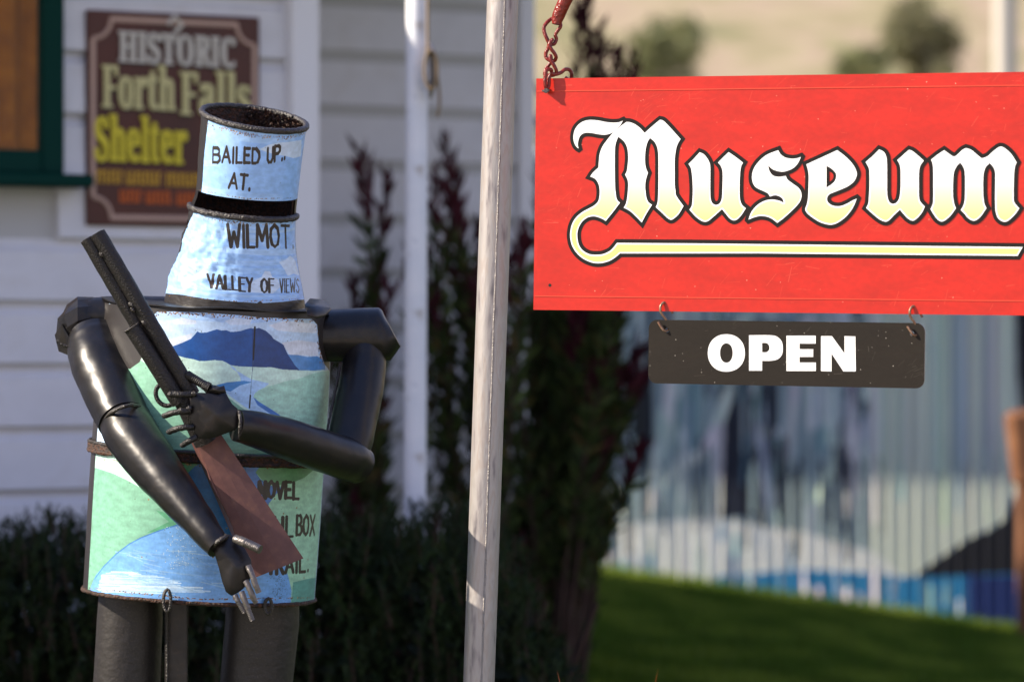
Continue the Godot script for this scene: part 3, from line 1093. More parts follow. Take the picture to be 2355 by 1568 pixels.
# worn paint: chips and fine scratches where they lie on the panel
func worn_panel(base: Color, w: int, h: int, scratches: int, chips: int, light: Color, sd: int) -> ImageTexture:
	var im := Image.create(w, h, false, Image.FORMAT_RGB8)
	im.fill(base)
	mottle(im, sd, Vector2(0.004, 0.012), 0.07)
	mottle(im, sd + 1, Vector2(0.03, 0.05), 0.05)
	# wiped, chalky smears
	for i in 26:
		var p := Vector2(rng.randf() * w, rng.randf() * h * 0.8)
		for k in 14:
			var q := p + Vector2(rng.randfn(0, 34), rng.randfn(0, 16))
			var a := rng.randfn(-0.5, 0.3)
			var c := im.get_pixel(clampi(int(q.x), 0, w - 1), clampi(int(q.y), 0, h - 1))
			stroke(im, q, q + Vector2(cos(a), sin(a)) * rng.randf_range(8, 40), rng.randf_range(0.8, 2.2), c.lerp(light, rng.randf_range(0.04, 0.16)))
	for i in scratches:
		var p := Vector2(rng.randf() * w, rng.randf() * h)
		var a := rng.randfn(-0.9, 0.35) if i % 3 else rng.randfn(0, 0.1)
		var l := rng.randf_range(6, 46)
		stroke(im, p, p + Vector2(cos(a), sin(a)) * l, rng.randf_range(0.9, 1.5), base.lerp(light, rng.randf_range(0.08, 0.36)))
	for i in chips:
		dot(im, Vector2(rng.randf() * w, rng.randf() * h), rng.randf_range(0.6, 1.6), light)
	return ImageTexture.create_from_image(im)

func build_museum_sign() -> void:
	var t := thing("museum_sign", "red sign panel with white and yellow blackletter word Museum hanging from a chain", "sign", sign_frame())
	var panel := mat(Color(1, 1, 1), 0.35)
	panel.albedo_texture = worn_panel(Color(0.715, 0.12, 0.058), 1536, 660, 300, 120, Color(0.97, 0.66, 0.58), 71)
	var L := {
		"flag": [175.0,365.5,1,166.2,362.5,0,153.1,362.0,0,138.6,363.5,0,126.6,365.9,0,113.3,367.4,0,102.5,367.2,0,90.5,363.9,0,80.9,356.7,0,75.0,347.8,0,72.7,336.6,0,73.4,327.6,0,76.5,319.7,0,80.8,314.6,0,83.9,312.7,1,82.3,319.7,0,83.1,327.5,0,86.0,335.4,0,92.0,340.9,0,100.4,342.9,0,111.3,342.1,0,124.5,339.8,0,136.6,338.6,0,146.2,340.0,0,155.7,343.8,0,164.0,351.6,0,169.9,357.1,0,172.8,361.6,0],
		"M": [182.4,363.2,1,190.2,362.3,0,199.8,358.6,0,210.6,351.2,0,220.1,341.7,1,234.4,353.8,0,250.9,366.7,1,258.0,364.8,0,268.8,355.2,0,280.8,342.9,0,293.8,329.3,1,289.4,322.9,0,285.4,312.9,0,283.2,299.6,0,282.4,286.3,0,282.7,264.0,0,283.1,241.8,0,284.7,230.7,0,285.4,223.6,0,290.9,214.7,0,301.5,201.5,1,292.6,187.1,0,284.7,179.5,0,276.7,175.1,0,268.6,178.8,0,257.7,188.3,0,244.7,199.4,1,248.0,207.2,0,249.2,219.8,0,249.5,245.0,0,249.3,264.2,0,249.0,286.4,0,248.2,303.1,0,245.6,315.4,0,239.6,325.4,0,231.1,331.9,1,226.5,324.4,0,223.1,313.3,0,221.5,297.7,0,222.0,283.2,0,224.2,273.1,0,228.0,265.1,1,225.0,256.4,0,222.8,245.3,0,222.7,233.0,0,223.1,232.5,0,224.9,219.8,0,229.1,209.7,0,237.0,203.7,1,226.7,188.3,0,216.4,169.9,1,203.8,181.9,0,191.5,192.0,0,178.9,198.3,1,183.2,205.9,0,185.7,217.3,0,187.2,232.5,0,187.4,245.2,0,185.2,254.0,0,180.8,261.9,1,184.3,268.8,0,185.9,280.0,0,186.9,292.3,0,186.2,304.5,0,183.6,315.7,0,177.5,325.8,0,166.0,334.8,1,162.5,327.0,0,159.7,315.9,0,159.3,298.0,0,159.8,264.4,0,160.8,236.5,0,161.8,228.7,0,163.3,218.6,0,166.1,212.3,0,171.2,207.8,1,157.6,190.7,0,142.2,172.7,1,133.3,177.4,0,121.0,181.2,0,111.4,181.2,0,101.9,178.0,0,92.4,170.3,0,86.4,160.1,0,83.5,148.7,0,84.7,134.7,0,88.9,123.3,0,97.3,114.4,0,109.6,108.7,0,123.3,107.5,0,136.9,108.9,0,150.5,114.6,0,158.5,121.7,0,165.9,130.6,1,319.7,130.3,1,968.6,126.1,1,959.1,109.8,1,454.6,111.9,1,172.3,110.3,1,165.5,104.6,0,153.4,96.9,0,139.9,92.4,0,126.3,91.0,0,112.6,92.9,0,96.1,99.8,0,82.2,111.1,0,72.4,125.7,0,68.4,142.3,0,69.3,156.3,0,73.2,169.0,0,81.3,180.5,0,93.5,190.0,0,107.1,197.0,0,117.9,202.8,0,126.0,211.0,0,128.6,222.4,0,128.4,235.1,0,125.5,245.3,0,118.6,254.2,0,108.7,258.3,1,113.5,265.1,0,119.4,270.7,0,125.6,275.7,1,126.4,289.2,0,128.0,302.6,0,133.3,316.0,0,141.5,327.2,0,151.0,338.3,0,160.5,347.2,0,169.9,354.9,0],
		"u1": [332.8,304.0,1,340.9,300.5,0,347.6,293.6,0,353.1,284.1,0,354.8,274.1,0,355.1,251.5,0,355.5,226.4,0,356.7,213.9,0,360.8,206.4,0,367.2,203.6,0,374.1,206.4,0,378.6,215.1,0,379.7,232.7,0,380.0,257.7,0,379.2,269.0,0,375.8,277.8,0,370.1,284.3,1,380.9,294.6,0,391.3,304.0,1,406.1,294.5,0,420.7,283.8,1,416.9,276.4,0,415.1,263.9,0,414.4,245.1,0,414.6,226.4,0,415.7,213.9,0,419.8,203.9,0,427.5,197.4,1,419.4,185.1,0,411.6,177.0,0,403.7,174.1,0,395.7,177.6,0,387.6,186.3,0,379.5,195.7,1,366.4,184.4,0,351.9,173.1,0,342.6,171.8,0,333.2,176.2,0,323.8,183.7,0,313.6,194.4,1,318.2,202.6,0,319.4,213.9,0,319.8,232.7,0,318.8,251.6,0,317.3,264.2,0,315.2,274.2,0,310.4,281.8,1,321.0,291.8,0],
		"s": [490.9,307.2,1,495.6,299.7,0,504.8,293.4,0,518.0,290.9,0,528.4,291.8,0,536.2,294.3,1,531.1,283.4,0,523.4,274.7,0,513.0,269.2,0,500.0,266.3,0,488.1,268.0,0,478.9,271.8,0,471.2,278.6,1,473.0,269.9,0,477.7,262.4,0,484.3,258.0,0,494.8,256.8,0,506.4,258.6,1,510.7,251.1,0,521.2,243.6,0,531.8,236.2,0,537.1,228.7,0,538.3,220.0,0,536.0,211.3,0,529.6,202.6,0,516.7,190.2,0,503.8,179.0,0,490.8,169.6,1,480.2,177.1,0,469.6,181.4,0,456.4,182.7,0,444.6,180.1,0,433.0,175.8,1,436.6,186.4,0,443.1,196.4,0,453.5,205.7,0,466.6,212.0,0,479.7,213.8,0,492.8,212.0,0,503.1,207.8,1,500.7,215.1,0,494.0,220.0,0,484.8,221.9,0,475.4,219.4,1,472.3,224.4,0,466.3,228.2,0,455.7,232.6,0,446.5,237.6,0,441.1,245.1,0,439.0,255.0,0,440.1,266.3,0,445.3,277.5,0,455.0,288.7,0,469.3,299.2,0],
		"e": [607.9,306.6,1,621.0,297.2,0,634.1,285.4,0,642.6,274.3,0,647.0,263.1,0,645.5,254.5,0,639.8,245.9,0,629.5,238.5,0,616.7,232.9,0,603.8,228.0,0,594.8,224.3,0,589.7,218.7,0,589.5,211.3,0,595.0,205.1,0,604.2,201.6,0,615.8,201.6,0,627.4,205.7,0,637.7,211.3,0,647.3,215.6,1,642.9,203.9,0,635.4,191.5,0,625.2,180.4,0,612.3,171.1,0,602.0,167.0,0,591.7,166.7,0,576.0,171.0,0,561.6,179.1,0,551.0,187.1,0,546.4,193.3,0,546.3,197.7,0,549.5,206.4,0,551.3,218.8,0,551.9,238.6,0,552.1,257.2,0,550.6,268.4,0,547.2,280.2,1,577.0,293.1,0],
		"e_hole": [587.2,277.2,1,596.7,272.0,0,604.6,264.5,0,606.6,257.1,0,603.5,248.4,0,597.1,242.3,0,587.7,236.3,1],
		"e_eye": [592.5,266.7,1,598.8,263.3,0,600.8,258.3,0,600.2,254.6,0,598.3,250.9,0,592.8,247.2,1],
		"u2": [689.8,307.4,1,698.2,303.6,0,703.5,296.2,0,705.5,285.1,0,706.2,263.0,0,706.6,232.2,0,707.7,218.7,0,711.7,208.8,0,718.1,205.7,0,725.1,208.2,0,730.2,216.2,0,732.5,232.2,0,732.5,256.7,0,732.0,270.3,0,729.9,280.1,0,725.4,287.2,1,736.3,296.7,0,748.3,306.7,1,755.3,303.9,0,765.7,295.9,0,777.2,286.0,1,771.6,278.7,0,768.8,270.1,0,768.1,256.6,0,768.4,232.1,0,769.0,218.6,0,771.3,210.0,0,780.3,200.5,1,774.7,189.2,0,766.0,179.3,0,757.4,174.2,0,748.1,178.1,0,739.1,186.7,0,731.9,194.7,1,720.3,184.2,0,710.2,174.3,0,702.6,172.5,0,692.2,176.8,0,679.2,186.6,0,666.0,198.0,1,670.0,206.3,0,671.1,218.7,0,671.9,238.4,0,671.5,263.1,0,670.1,272.9,0,663.8,284.1,1,676.5,294.5,0],
		"m": [816.1,305.4,1,824.0,299.9,0,834.2,293.7,0,840.5,296.1,0,850.5,305.3,0,858.0,309.1,1,868.1,305.8,0,878.3,297.8,0,888.5,289.8,1,899.7,294.0,0,910.9,303.7,0,922.7,311.2,0,932.1,308.5,0,944.8,297.5,0,955.0,282.2,1,952.0,274.3,0,950.6,262.2,0,950.1,244.0,0,950.2,219.7,0,951.6,208.8,0,961.1,197.2,1,953.8,186.9,0,943.9,177.2,0,935.2,172.5,0,926.4,174.7,0,920.1,180.8,0,916.2,191.7,0,915.0,207.6,0,914.6,231.9,0,914.7,256.2,0,913.9,266.0,0,910.0,274.5,0,903.7,281.2,1,896.2,273.3,0,892.6,262.4,0,891.8,247.8,0,892.1,225.8,0,893.3,213.6,0,895.3,204.5,0,898.8,197.8,1,888.7,183.2,0,880.0,175.9,0,872.4,174.6,0,863.5,179.5,0,857.1,186.8,0,849.5,194.4,1,854.4,202.7,0,856.8,213.7,0,857.2,232.0,0,856.8,256.4,0,855.4,268.6,0,852.1,275.9,0,846.8,282.3,1,839.5,273.5,0,835.3,262.6,0,834.2,247.9,0,834.1,225.9,0,835.3,213.7,0,837.3,204.5,0,840.2,197.5,1,830.6,184.3,0,820.6,175.8,0,813.1,172.7,0,805.4,176.3,0,797.7,185.5,0,791.2,195.9,1,795.5,206.3,0,796.2,219.8,0,795.8,250.4,0,795.3,270.0,0,793.8,281.1,0,791.0,287.8,1,803.8,297.6,0],
	}
	var bw := 1036.0
	var bh := 449.0
	var pst := flat_mesh([PackedVector2Array([Vector2(-7, 0), Vector2(bw - 7, 0), Vector2(bw - 7, bh), Vector2(-7, bh)])], 0.0, bw, bh)
	obj_uv("panel", pst, panel, t)
	var back := begin(false)
	add_box(back, Transform3D(Basis.IDENTITY, Vector3(bw / 2 - 7, bh / 2, -2.6) * 0.001), Vector3(bw, bh, 4.2) * 0.001, 0.001)
	var edge := mat(Color(0.72, 0.60, 0.58), 0.5)
	obj("backing", back, edge, t)
	var lip := mat(Color(0.82, 0.25, 0.16), 0.35)
	for y in [424.0, 26.5]:
		var s := begin(false)
		add_box(s, Transform3D(Basis.IDENTITY, Vector3(bw / 2 - 7, y, 0.5) * 0.001), Vector3(bw - 4, 2.2, 1.0) * 0.001, 0.0004)
		obj("fold_line", s, lip, t)
	# a bolt hole near the lower left corner
	var hole := begin(false)
	hole = flat_mesh([circle(Vector2(27, 28 + 20), 3.2)], 0.4, bw, bh)
	obj("bolt_hole", hole, M.dark, t)
	var black := mat(Color(0.11, 0.09, 0.085), 0.5)
	black.metallic_specular = 0.3
	var white := mat(Color(0.93, 0.93, 0.93), 0.4)
	var grad := Gradient.new()          # airbrushed lettering: white tops running into yellow feet
	grad.offsets = PackedFloat32Array([0.0, 0.40, 0.53, 0.62, 1.0])
	grad.colors = PackedColorArray([Color(0.93, 0.93, 0.93), Color(0.93, 0.93, 0.92), Color(0.94, 0.90, 0.66), Color(0.94, 0.875, 0.50), Color(0.94, 0.87, 0.47)])
	var gt := GradientTexture2D.new()
	gt.gradient = grad
	gt.fill_from = Vector2(0, 0)
	gt.fill_to = Vector2(0, 1)
	gt.width = 64
	gt.height = 512
	var yellow := mat(Color(1, 1, 1), 0.4)
	yellow.albedo_texture = gt
	yellow.texture_repeat = false
	var k := 0
	for key in ["M", "flag", "u1", "s", "e", "u2", "m"]:
		var p := ccw(outline(L[key], 1.0, 5))
		var holes := []
		var eye := []
		var rim_holes := []
		if key == "e":
			holes = [ccw(outline(L["e_hole"], 1.0, 5))]
			eye = [ccw(outline(L["e_eye"], 1.0, 5))]
			rim_holes = [Geometry2D.offset_polygon(holes[0], 3.0)[0]]
		var letter := Node3D.new()
		letter.name = "letter"
		t.add_child(letter, true)
		obj("outline", flat_mesh(offset_pieces(p, 7.3, eye), 0.30 + 0.12 * k, bw, bh), black, letter)
		obj("rim", flat_mesh(pieces(p, holes), 1.3, bw, bh), white, letter)
		obj_uv("face", flat_mesh(offset_pieces(p, -3.0, rim_holes, Geometry2D.JOIN_ROUND), 1.6, bw, bh), yellow, letter)
		k += 1
	build_chain()

func circle(c: Vector2, r: float, n := 16) -> PackedVector2Array:
	var o := PackedVector2Array()
	for i in n:
		o.append(c + Vector2(cos(TAU * i / n), sin(TAU * i / n)) * r)
	return o

func build_chain() -> void:
	var base := px(1187.1 + 425 / 6.239, 1300 / 6.239, 7.44)
	var t := thing("sign_chain", "short red painted chain joining the bracket hook to the red sign", "chain", Transform3D(Basis.IDENTITY, base))
	var q := func(x: float, y: float, dz: float) -> Vector3:
		return px(1187.1 + x / 6.239, y / 6.239, 7.435 - dz) - base
	var r := 27.0 / 6.239 * 7.43 / FOC
	var links := [
		[[480, 285, -6], [405, 370, 0], [400, 450, 2], [440, 555, 4], [478, 618, 2], [540, 630, 0], [575, 560, -2], [560, 500, 0], [600, 430, 0], [635, 370, 0], [615, 300, -4], [550, 262, -8]],
		[[515, 570, 6], [478, 625, 9], [500, 700, 9], [545, 760, 6], [570, 820, 3], [545, 870, -2], [485, 865, -6], [430, 825, -9], [425, 755, -9], [458, 690, -9], [475, 620, -6]],
		[[490, 800, 7], [490, 860, 9], [535, 930, 9], [570, 1000, 6], [570, 1050, 2], [520, 1080, -3], [450, 1080, -8], [408, 1060, -9], [430, 980, -9], [485, 905, -8], [500, 840, -6]],
		[[500, 1000, 7], [440, 1000, 10], [420, 1060, 11], [412, 1140, 11], [414, 1220, 10], [435, 1275, 7], [465, 1230, 5], [470, 1120, 4], [500, 1050, 3]],
	]
	for l in links:
		var pts := PackedVector3Array()
		for p in l:
			pts.append(q.call(p[0], p[1], p[2] * 0.001))
		var st := begin()
		tube(st, smooth_path(pts, 5, true), PackedFloat32Array([r]), 12, false, true, 0.0002)
		obj("link", st, M.red, t)
	bar("end_hook", [q.call(500, 1045, 0.006), q.call(560, 1065, 0.004), q.call(640, 1040, 0.0), q.call(700, 995, -0.004), q.call(760, 1000, -0.008), q.call(795, 1060, -0.012), q.call(770, 1150, -0.016), q.call(700, 1110, -0.018)], [r], M.red, t, 12, 5)
	bar("bolt", [q.call(440, 1290, -0.004), q.call(425, 1302, 0.012)], [0.0056, 0.0050], M.steel, t, 8)
	bar("split_pin", [q.call(370, 1298, 0.010), q.call(430, 1318, 0.013), q.call(470, 1290, 0.010)], [0.0018], M.steel, t, 6)

func build_open_sign() -> void:
	var t := thing("open_sign", "small black sign reading OPEN hung by wire hooks under the red sign", "sign", sign_frame())
	var x0 := 233.5
	var x1 := 783.5
	var y0 := -138.3
	var y1 := -16.3
	var bw := 1000.0
	var panel := mat(Color(1, 1, 1), 0.55)
	panel.metallic_specular = 0.3
	panel.albedo_texture = worn_panel(Color(0.135, 0.115, 0.095), 1024, 1024, 50, 240, Color(0.72, 0.70, 0.66), 81)
	var holes := [circle(Vector2(271, -36), 4.5, 12), circle(Vector2(758.5, -36), 4.5, 12)]
	var outer := ccw(round_rect(x0, y0, x1, y1, 17))
	obj_uv("panel", flat_mesh(pieces(outer, holes), 1.0, 560.0, 560.0), panel, t)
	var back := begin(false)
	for p in pieces(outer, holes):
		var s := PackedVector2Array()
		for v in p:
			s.append(v * 0.001)
		add_plate(back, s, Transform3D(Basis.IDENTITY, Vector3(0, 0, 0.0007)), 0.0035)
	obj("backing", back, mat(Color(0.62, 0.58, 0.55), 0.5), t)
	var L := {
		"O": [429.4,-77.2,0,427.0,-91.8,0,419.5,-103.2,0,407.8,-110.6,0,392.6,-113.4,0,377.2,-111.2,0,365.3,-104.1,0,357.5,-92.9,0,354.6,-78.4,0,357.1,-63.7,0,364.6,-52.4,0,376.3,-44.9,0,391.6,-42.2,0,407.0,-44.5,0,418.8,-51.6,0,426.6,-62.7,0],
		"O_hole": [405.0,-77.6,0,404.1,-85.2,0,401.6,-91.0,0,397.6,-94.9,0,392.4,-96.3,0,387.1,-95.1,0,382.9,-91.3,0,380.3,-85.5,0,379.2,-78.0,0,380.1,-70.4,0,382.6,-64.6,0,386.6,-60.7,0,391.9,-59.3,0,397.1,-60.6,0,401.3,-64.3,0,403.9,-70.1,0],
		"P": [437.2,-43.5,1,479.8,-42.9,0,495.1,-46.6,0,504.1,-57.8,0,504.3,-77.1,0,495.7,-87.8,0,480.4,-91.3,0,464.1,-91.6,1,464.3,-110.3,1,438.1,-110.7,1],
		"P_hole": [463.6,-57.7,1,471.5,-57.6,0,476.6,-60.7,0,478.4,-66.5,0,476.8,-72.3,0,471.7,-75.3,0,463.9,-75.4,1],
		"E": [512.0,-43.5,1,570.1,-42.7,1,570.3,-57.5,1,538.3,-57.9,1,538.4,-68.5,1,565.4,-68.1,1,565.6,-82.6,1,538.6,-83.0,1,538.8,-93.6,1,571.1,-93.1,1,571.3,-109.1,1,512.9,-110.1,1],
		"N": [580.6,-43.2,1,602.1,-42.9,1,627.3,-75.2,1,626.9,-42.6,1,648.3,-43.0,1,650.1,-108.4,1,625.7,-108.9,1,601.8,-75.6,1,602.3,-109.2,1,581.4,-109.0,1],
	}
	var white := mat(Color(0.93, 0.93, 0.93), 0.45)
	for key in ["O", "P", "E", "N"]:
		var hs := []
		if L.has(key + "_hole"):
			hs.append(ccw(outline(L[key + "_hole"], 1.0, 4)))
		obj("letter", flat_mesh(pieces(ccw(outline(L[key], 1.0, 4)), hs), 1.6, bw, bw), white, t)
	for hx in [[266.0, 0.0], [762.5, -2.0]]:
		var c := Vector3(hx[0], 13.5, 0)
		var pts := []
		for o in [[13, -17, -7], [8, -8, -8], [2, 1, -5], [-3, 3, 2], [-7, -5, 7], [-6, -16, 6], [0, -26, 1], [5, -36, -4], [6, -46, -5], [4, -50.5, 0], [0, -50, 6], [-5, -43, 8], [-11, -34, 8]]:
			pts.append((c + Vector3(o[0], o[1] + hx[1], o[2])) * 0.001)
		bar("wire_hook", pts, [0.0024], M.wire, t, 10, 4)

# ------------------------------------------------------------------ the old sign on the house wall
func text_part(s: String, x0: float, x1: float, y: float, height: float, m: Material, parent: Node, z: float, slope := 0.0) -> void:
	var tm := TextMesh.new()
	var f := SystemFont.new()
	f.font_names = PackedStringArray(["Droid Serif"])
	f.font_weight = 700
	tm.font = f
	tm.text = s
	tm.font_size = 64
	tm.pixel_size = 0.01
	tm.depth = 0.12
	var b := tm.get_aabb()
	var sx := (x1 - x0) / b.size.x
	var sy := height / b.size.y
	var o := MeshInstance3D.new()
	o.name = "lettering"
	o.mesh = tm
	o.material_override = m
	o.transform = Transform3D(Basis(Vector3(sx, slope * sx, 0), Vector3(0, sy, 0), Vector3(0, 0, 0.02)), Vector3(x0 - b.position.x * sx, y - b.position.y * sy, z))
	parent.add_child(o, true)

func build_historic_sign() -> void:
	var t := thing("painted_board", "brown board with cream and yellow lettering on the white weatherboards", "sign", house_frame() * Transform3D(Basis.IDENTITY, Vector3(-0.640, 1.701, -0.006)))
	var w := 0.50
	var h := 0.562
	var board := mat(Color(1, 1, 1), 0.5)
	board.albedo_texture = noise_tex(33, 0.01, 256, [[0.0, Color(0.24, 0.085, 0.04)], [1.0, Color(0.32, 0.115, 0.05)]], 4)
	triplanar(board, 1.5)
	part_box("panel", board, t, Vector3(w / 2, h / 2, 0.008), Vector3(w, h, 0.016), 0.003)
	var line := mat(Color(0.72, 0.60, 0.54), 0.6)
	var z := 0.017
	part_box("border", line, t, Vector3(w / 2, h - 0.022, z), Vector3(w - 0.13, 0.014, 0.003), 0.001)
	part_box("border", line, t, Vector3(w / 2, 0.022, z), Vector3(w - 0.13, 0.014, 0.003), 0.001)
	part_box("border", line, t, Vector3(0.016, h / 2, z), Vector3(0.014, h - 0.15, 0.003), 0.001)
	part_box("border", line, t, Vector3(w - 0.016, h / 2, z), Vector3(0.014, h - 0.15, 0.003), 0.001)
	for c in [[0.0, 0.0, 1.0, 1.0], [w, 0.0, -1.0, 1.0], [0.0, h, 1.0, -1.0], [w, h, -1.0, -1.0]]:
		var p := []
		for i in 9:
			var a := i * PI / 16.0
			p.append(Vector3(c[0] + c[2] * (0.016 + 0.052 * cos(a)), c[1] + c[3] * (0.022 + 0.052 * sin(a)), z))
		bar("border", p, [0.006], line, t, 8, 0, 0.0, true, 0.4)
	var cream := mat(Color(0.80, 0.78, 0.74), 0.6)
	var buff := mat(Color(0.80, 0.77, 0.55), 0.6)
	var yel := mat(Color(0.84, 0.78, 0.20), 0.6)
	var och := mat(Color(0.80, 0.62, 0.18), 0.6)
	var ora := mat(Color(0.80, 0.38, 0.12), 0.6)
	var blk := mat(Color(0.10, 0.08, 0.06), 0.6)
	bar("crest", [Vector3(w / 2 - 0.02, h - 0.03, z), Vector3(w / 2, h - 0.008, z), Vector3(w / 2 + 0.02, h - 0.03, z), Vector3(w / 2, h - 0.05, z)], [0.007], cream, t, 8)
	for e in [["HISTORIC", 0.085, 0.420, 0.425, 0.082, cream], ["Forth", 0.038, 0.245, 0.305, 0.120, buff], ["Falls", 0.262, 0.465, 0.295, 0.120, buff], ["Shelter", 0.018, 0.280, 0.165, 0.125, yel]]:
		text_part(e[0], e[1] + 0.006, e[2] + 0.006, e[3] - 0.007, e[4], blk, t, 0.0185, -0.015)
		text_part(e[0], e[1], e[2], e[3], e[4], e[5], t, 0.0215, -0.015)
		text_part(e[0], e[1] + 0.004, e[2] + 0.004, e[3] - 0.001, e[4], e[5], t, 0.0240, -0.015)
	# the two bottom lines are too small and soft to read: words of plain strokes
	for e in [[0.025, 0.098, 0.128, 0.036, och], [0.110, 0.208, 0.126, 0.036, och], [0.225, 0.33, 0.124, 0.036, och], [0.36, 0.46, 0.122, 0.036, och], [0.092, 0.15, 0.078, 0.034, ora], [0.166, 0.240, 0.076, 0.034, ora], [0.256, 0.33, 0.074, 0.034, ora], [0.345, 0.41, 0.072, 0.034, ora]]:
		var st := begin(false)
		var x: float = e[0]
		while x < e[1] - 0.004:
			add_box(st, Transform3D(Basis.IDENTITY, Vector3(x + 0.003, e[2], z + 0.001)), Vector3(0.006, e[3], 0.003), 0.0005)
			add_box(st, Transform3D(Basis.IDENTITY, Vector3(x + 0.008, e[2] + (0.012 if int(x * 1000) % 2 else -0.012), z + 0.001)), Vector3(0.0038, 0.007, 0.003), 0.0005)
			x += 0.0128
		obj("lettering", st, e[4], t)

# ------------------------------------------------------------------ the figure: turned shells
# a shell is a stack of tilted rings: centre (pixels), half width (pixels), roll and pitch (degrees), metres in front of the axis
func ring_at(S: Array, t: float) -> Array:
	var n := S.size()
	t = clampf(t, 0.0, n - 1.0)
	var k := mini(int(t), n - 2)
	var f := t - k
	var o := []
	for j in 6:
		var p0: float = S[maxi(k - 1, 0)][j]
		var p1: float = S[k][j]
		var p2: float = S[k + 1][j]
		var p3: float = S[mini(k + 2, n - 1)][j]
		o.append(cubic_interpolate(p1, p2, p0, p3, f))
	return o

func surf(S: Array, th: float, t: float, grow := 0.0) -> Vector3:
	var r := ring_at(S, t)
	var d: float = D_FIG - r[5]
	var c := px(r[0], r[1], d)
	var w: float = r[2] * d / FOC + grow
	var roll := deg_to_rad(r[3])
	var p := deg_to_rad(r[4])
	return c + Vector3(cos(roll), -sin(roll), 0) * (w * sin(th)) + Vector3(0, -sin(p), cos(p)) * (w * cos(th))

func unsurf(S: Array, u: float, v: float) -> Vector2:      # which turn and height of the shell show at a pixel
	var t := 0.0
	for k in S.size() - 1:
		if v >= S[k][1]:
			t = k + clampf((v - S[k][1]) / (S[k + 1][1] - S[k][1]), 0, 1)
	var r := ring_at(S, t)
	var th := asin(clampf((u - r[0]) / r[2], -0.97, 0.97))
	for i in 7:
		var p := proj(surf(S, th, t))
		var e := Vector2(u, v) - p
		if e.length() < 0.15:
			break
		var dth := (proj(surf(S, th + 0.01, t)) - p) / 0.01
		var dt := (proj(surf(S, th, minf(t + 0.02, S.size() - 1.0))) - proj(surf(S, th, minf(t + 0.02, S.size() - 1.0) - 0.02))) / 0.02
		var det := dth.x * dt.y - dth.y * dt.x
		if absf(det) < 1.0:
			break
		th = clampf(th + clampf((e.x * dt.y - e.y * dt.x) / det, -0.4, 0.4), -1.53, 1.53)
		t = clampf(t + clampf((dth.x * e.y - dth.y * e.x) / det, -1.0, 1.0), 0.0, S.size() - 1.0)
	return Vector2(th, t)

const TH := 1.56
func shell(S: Array, th0: float, th1: float, t0: float, t1: float, nth: int, nt: int, grow := 0.0, dent = null) -> SurfaceTool:
	var rows := []
	var uvs := []
	for j in nt + 1:
		var t := lerpf(t0, t1, float(j) / nt)
		var r := PackedVector3Array()
		var u := PackedVector2Array()
		for i in nth + 1:
			var th := lerpf(th0, th1, float(i) / nth)
			var g := grow
			if dent != null:
				g += dent.call(th, t)
			r.append(surf(S, th, t, g))
			u.append(Vector2((th + TH) / (2.0 * TH), t / (S.size() - 1.0)))
		rows.append(r)
		uvs.append(u)
	var st := begin()
	grid(st, rows, uvs)
	return st

func ring_bead(called: String, S: Array, t: float, th0: float, th1: float, r: float, m: Material, parent: Node, grow := 0.0, rough := 0.001) -> void:
	var p := []
	var n := int((th1 - th0) / 0.055)
	for i in n + 1:
		p.append(surf(S, lerpf(th0, th1, float(i) / n), t, grow))
	bar(called, p, [r], m, parent, 10, 0, rough)

func sp(S: Array, im: Image, u: float, v: float) -> Vector2:
	var q := unsurf(S, u, v)
	return Vector2((q.x + TH) / (2.0 * TH) * im.get_width(), q.y / (S.size() - 1.0) * im.get_height())

# a painted area on a shell; points read off an enlargement with its own origin and scale
func area(S: Array, im: Image, reg: Array, pts: Array, col: Color) -> void:
	var p := PackedVector2Array()
	var n := pts.size() / 2
	for i in n:
		var a := Vector2(reg[0] + pts[i * 2] / reg[2], reg[1] + pts[i * 2 + 1] / reg[2])
		var j := (i + 1) % n
		var b := Vector2(reg[0] + pts[j * 2] / reg[2], reg[1] + pts[j * 2 + 1] / reg[2])
		var m := maxi(1, int(a.distance_to(b) / 14.0))
		for k in m:
			var c := a.lerp(b, float(k) / m)
			p.append(sp(S, im, c.x, c.y))
	fill_poly(im, p, col)

func streak(S: Array, im: Image, a: Vector2, b: Vector2, width: float, col: Color) -> void:
	var m := maxi(1, int(a.distance_to(b) / 14.0))
	var last := sp(S, im, a.x, a.y)
	for k in range(1, m + 1):
		var c := a.lerp(b, float(k) / m)
		var q := sp(S, im, c.x, c.y)
		stroke(im, last, q, width, col)
		last = q

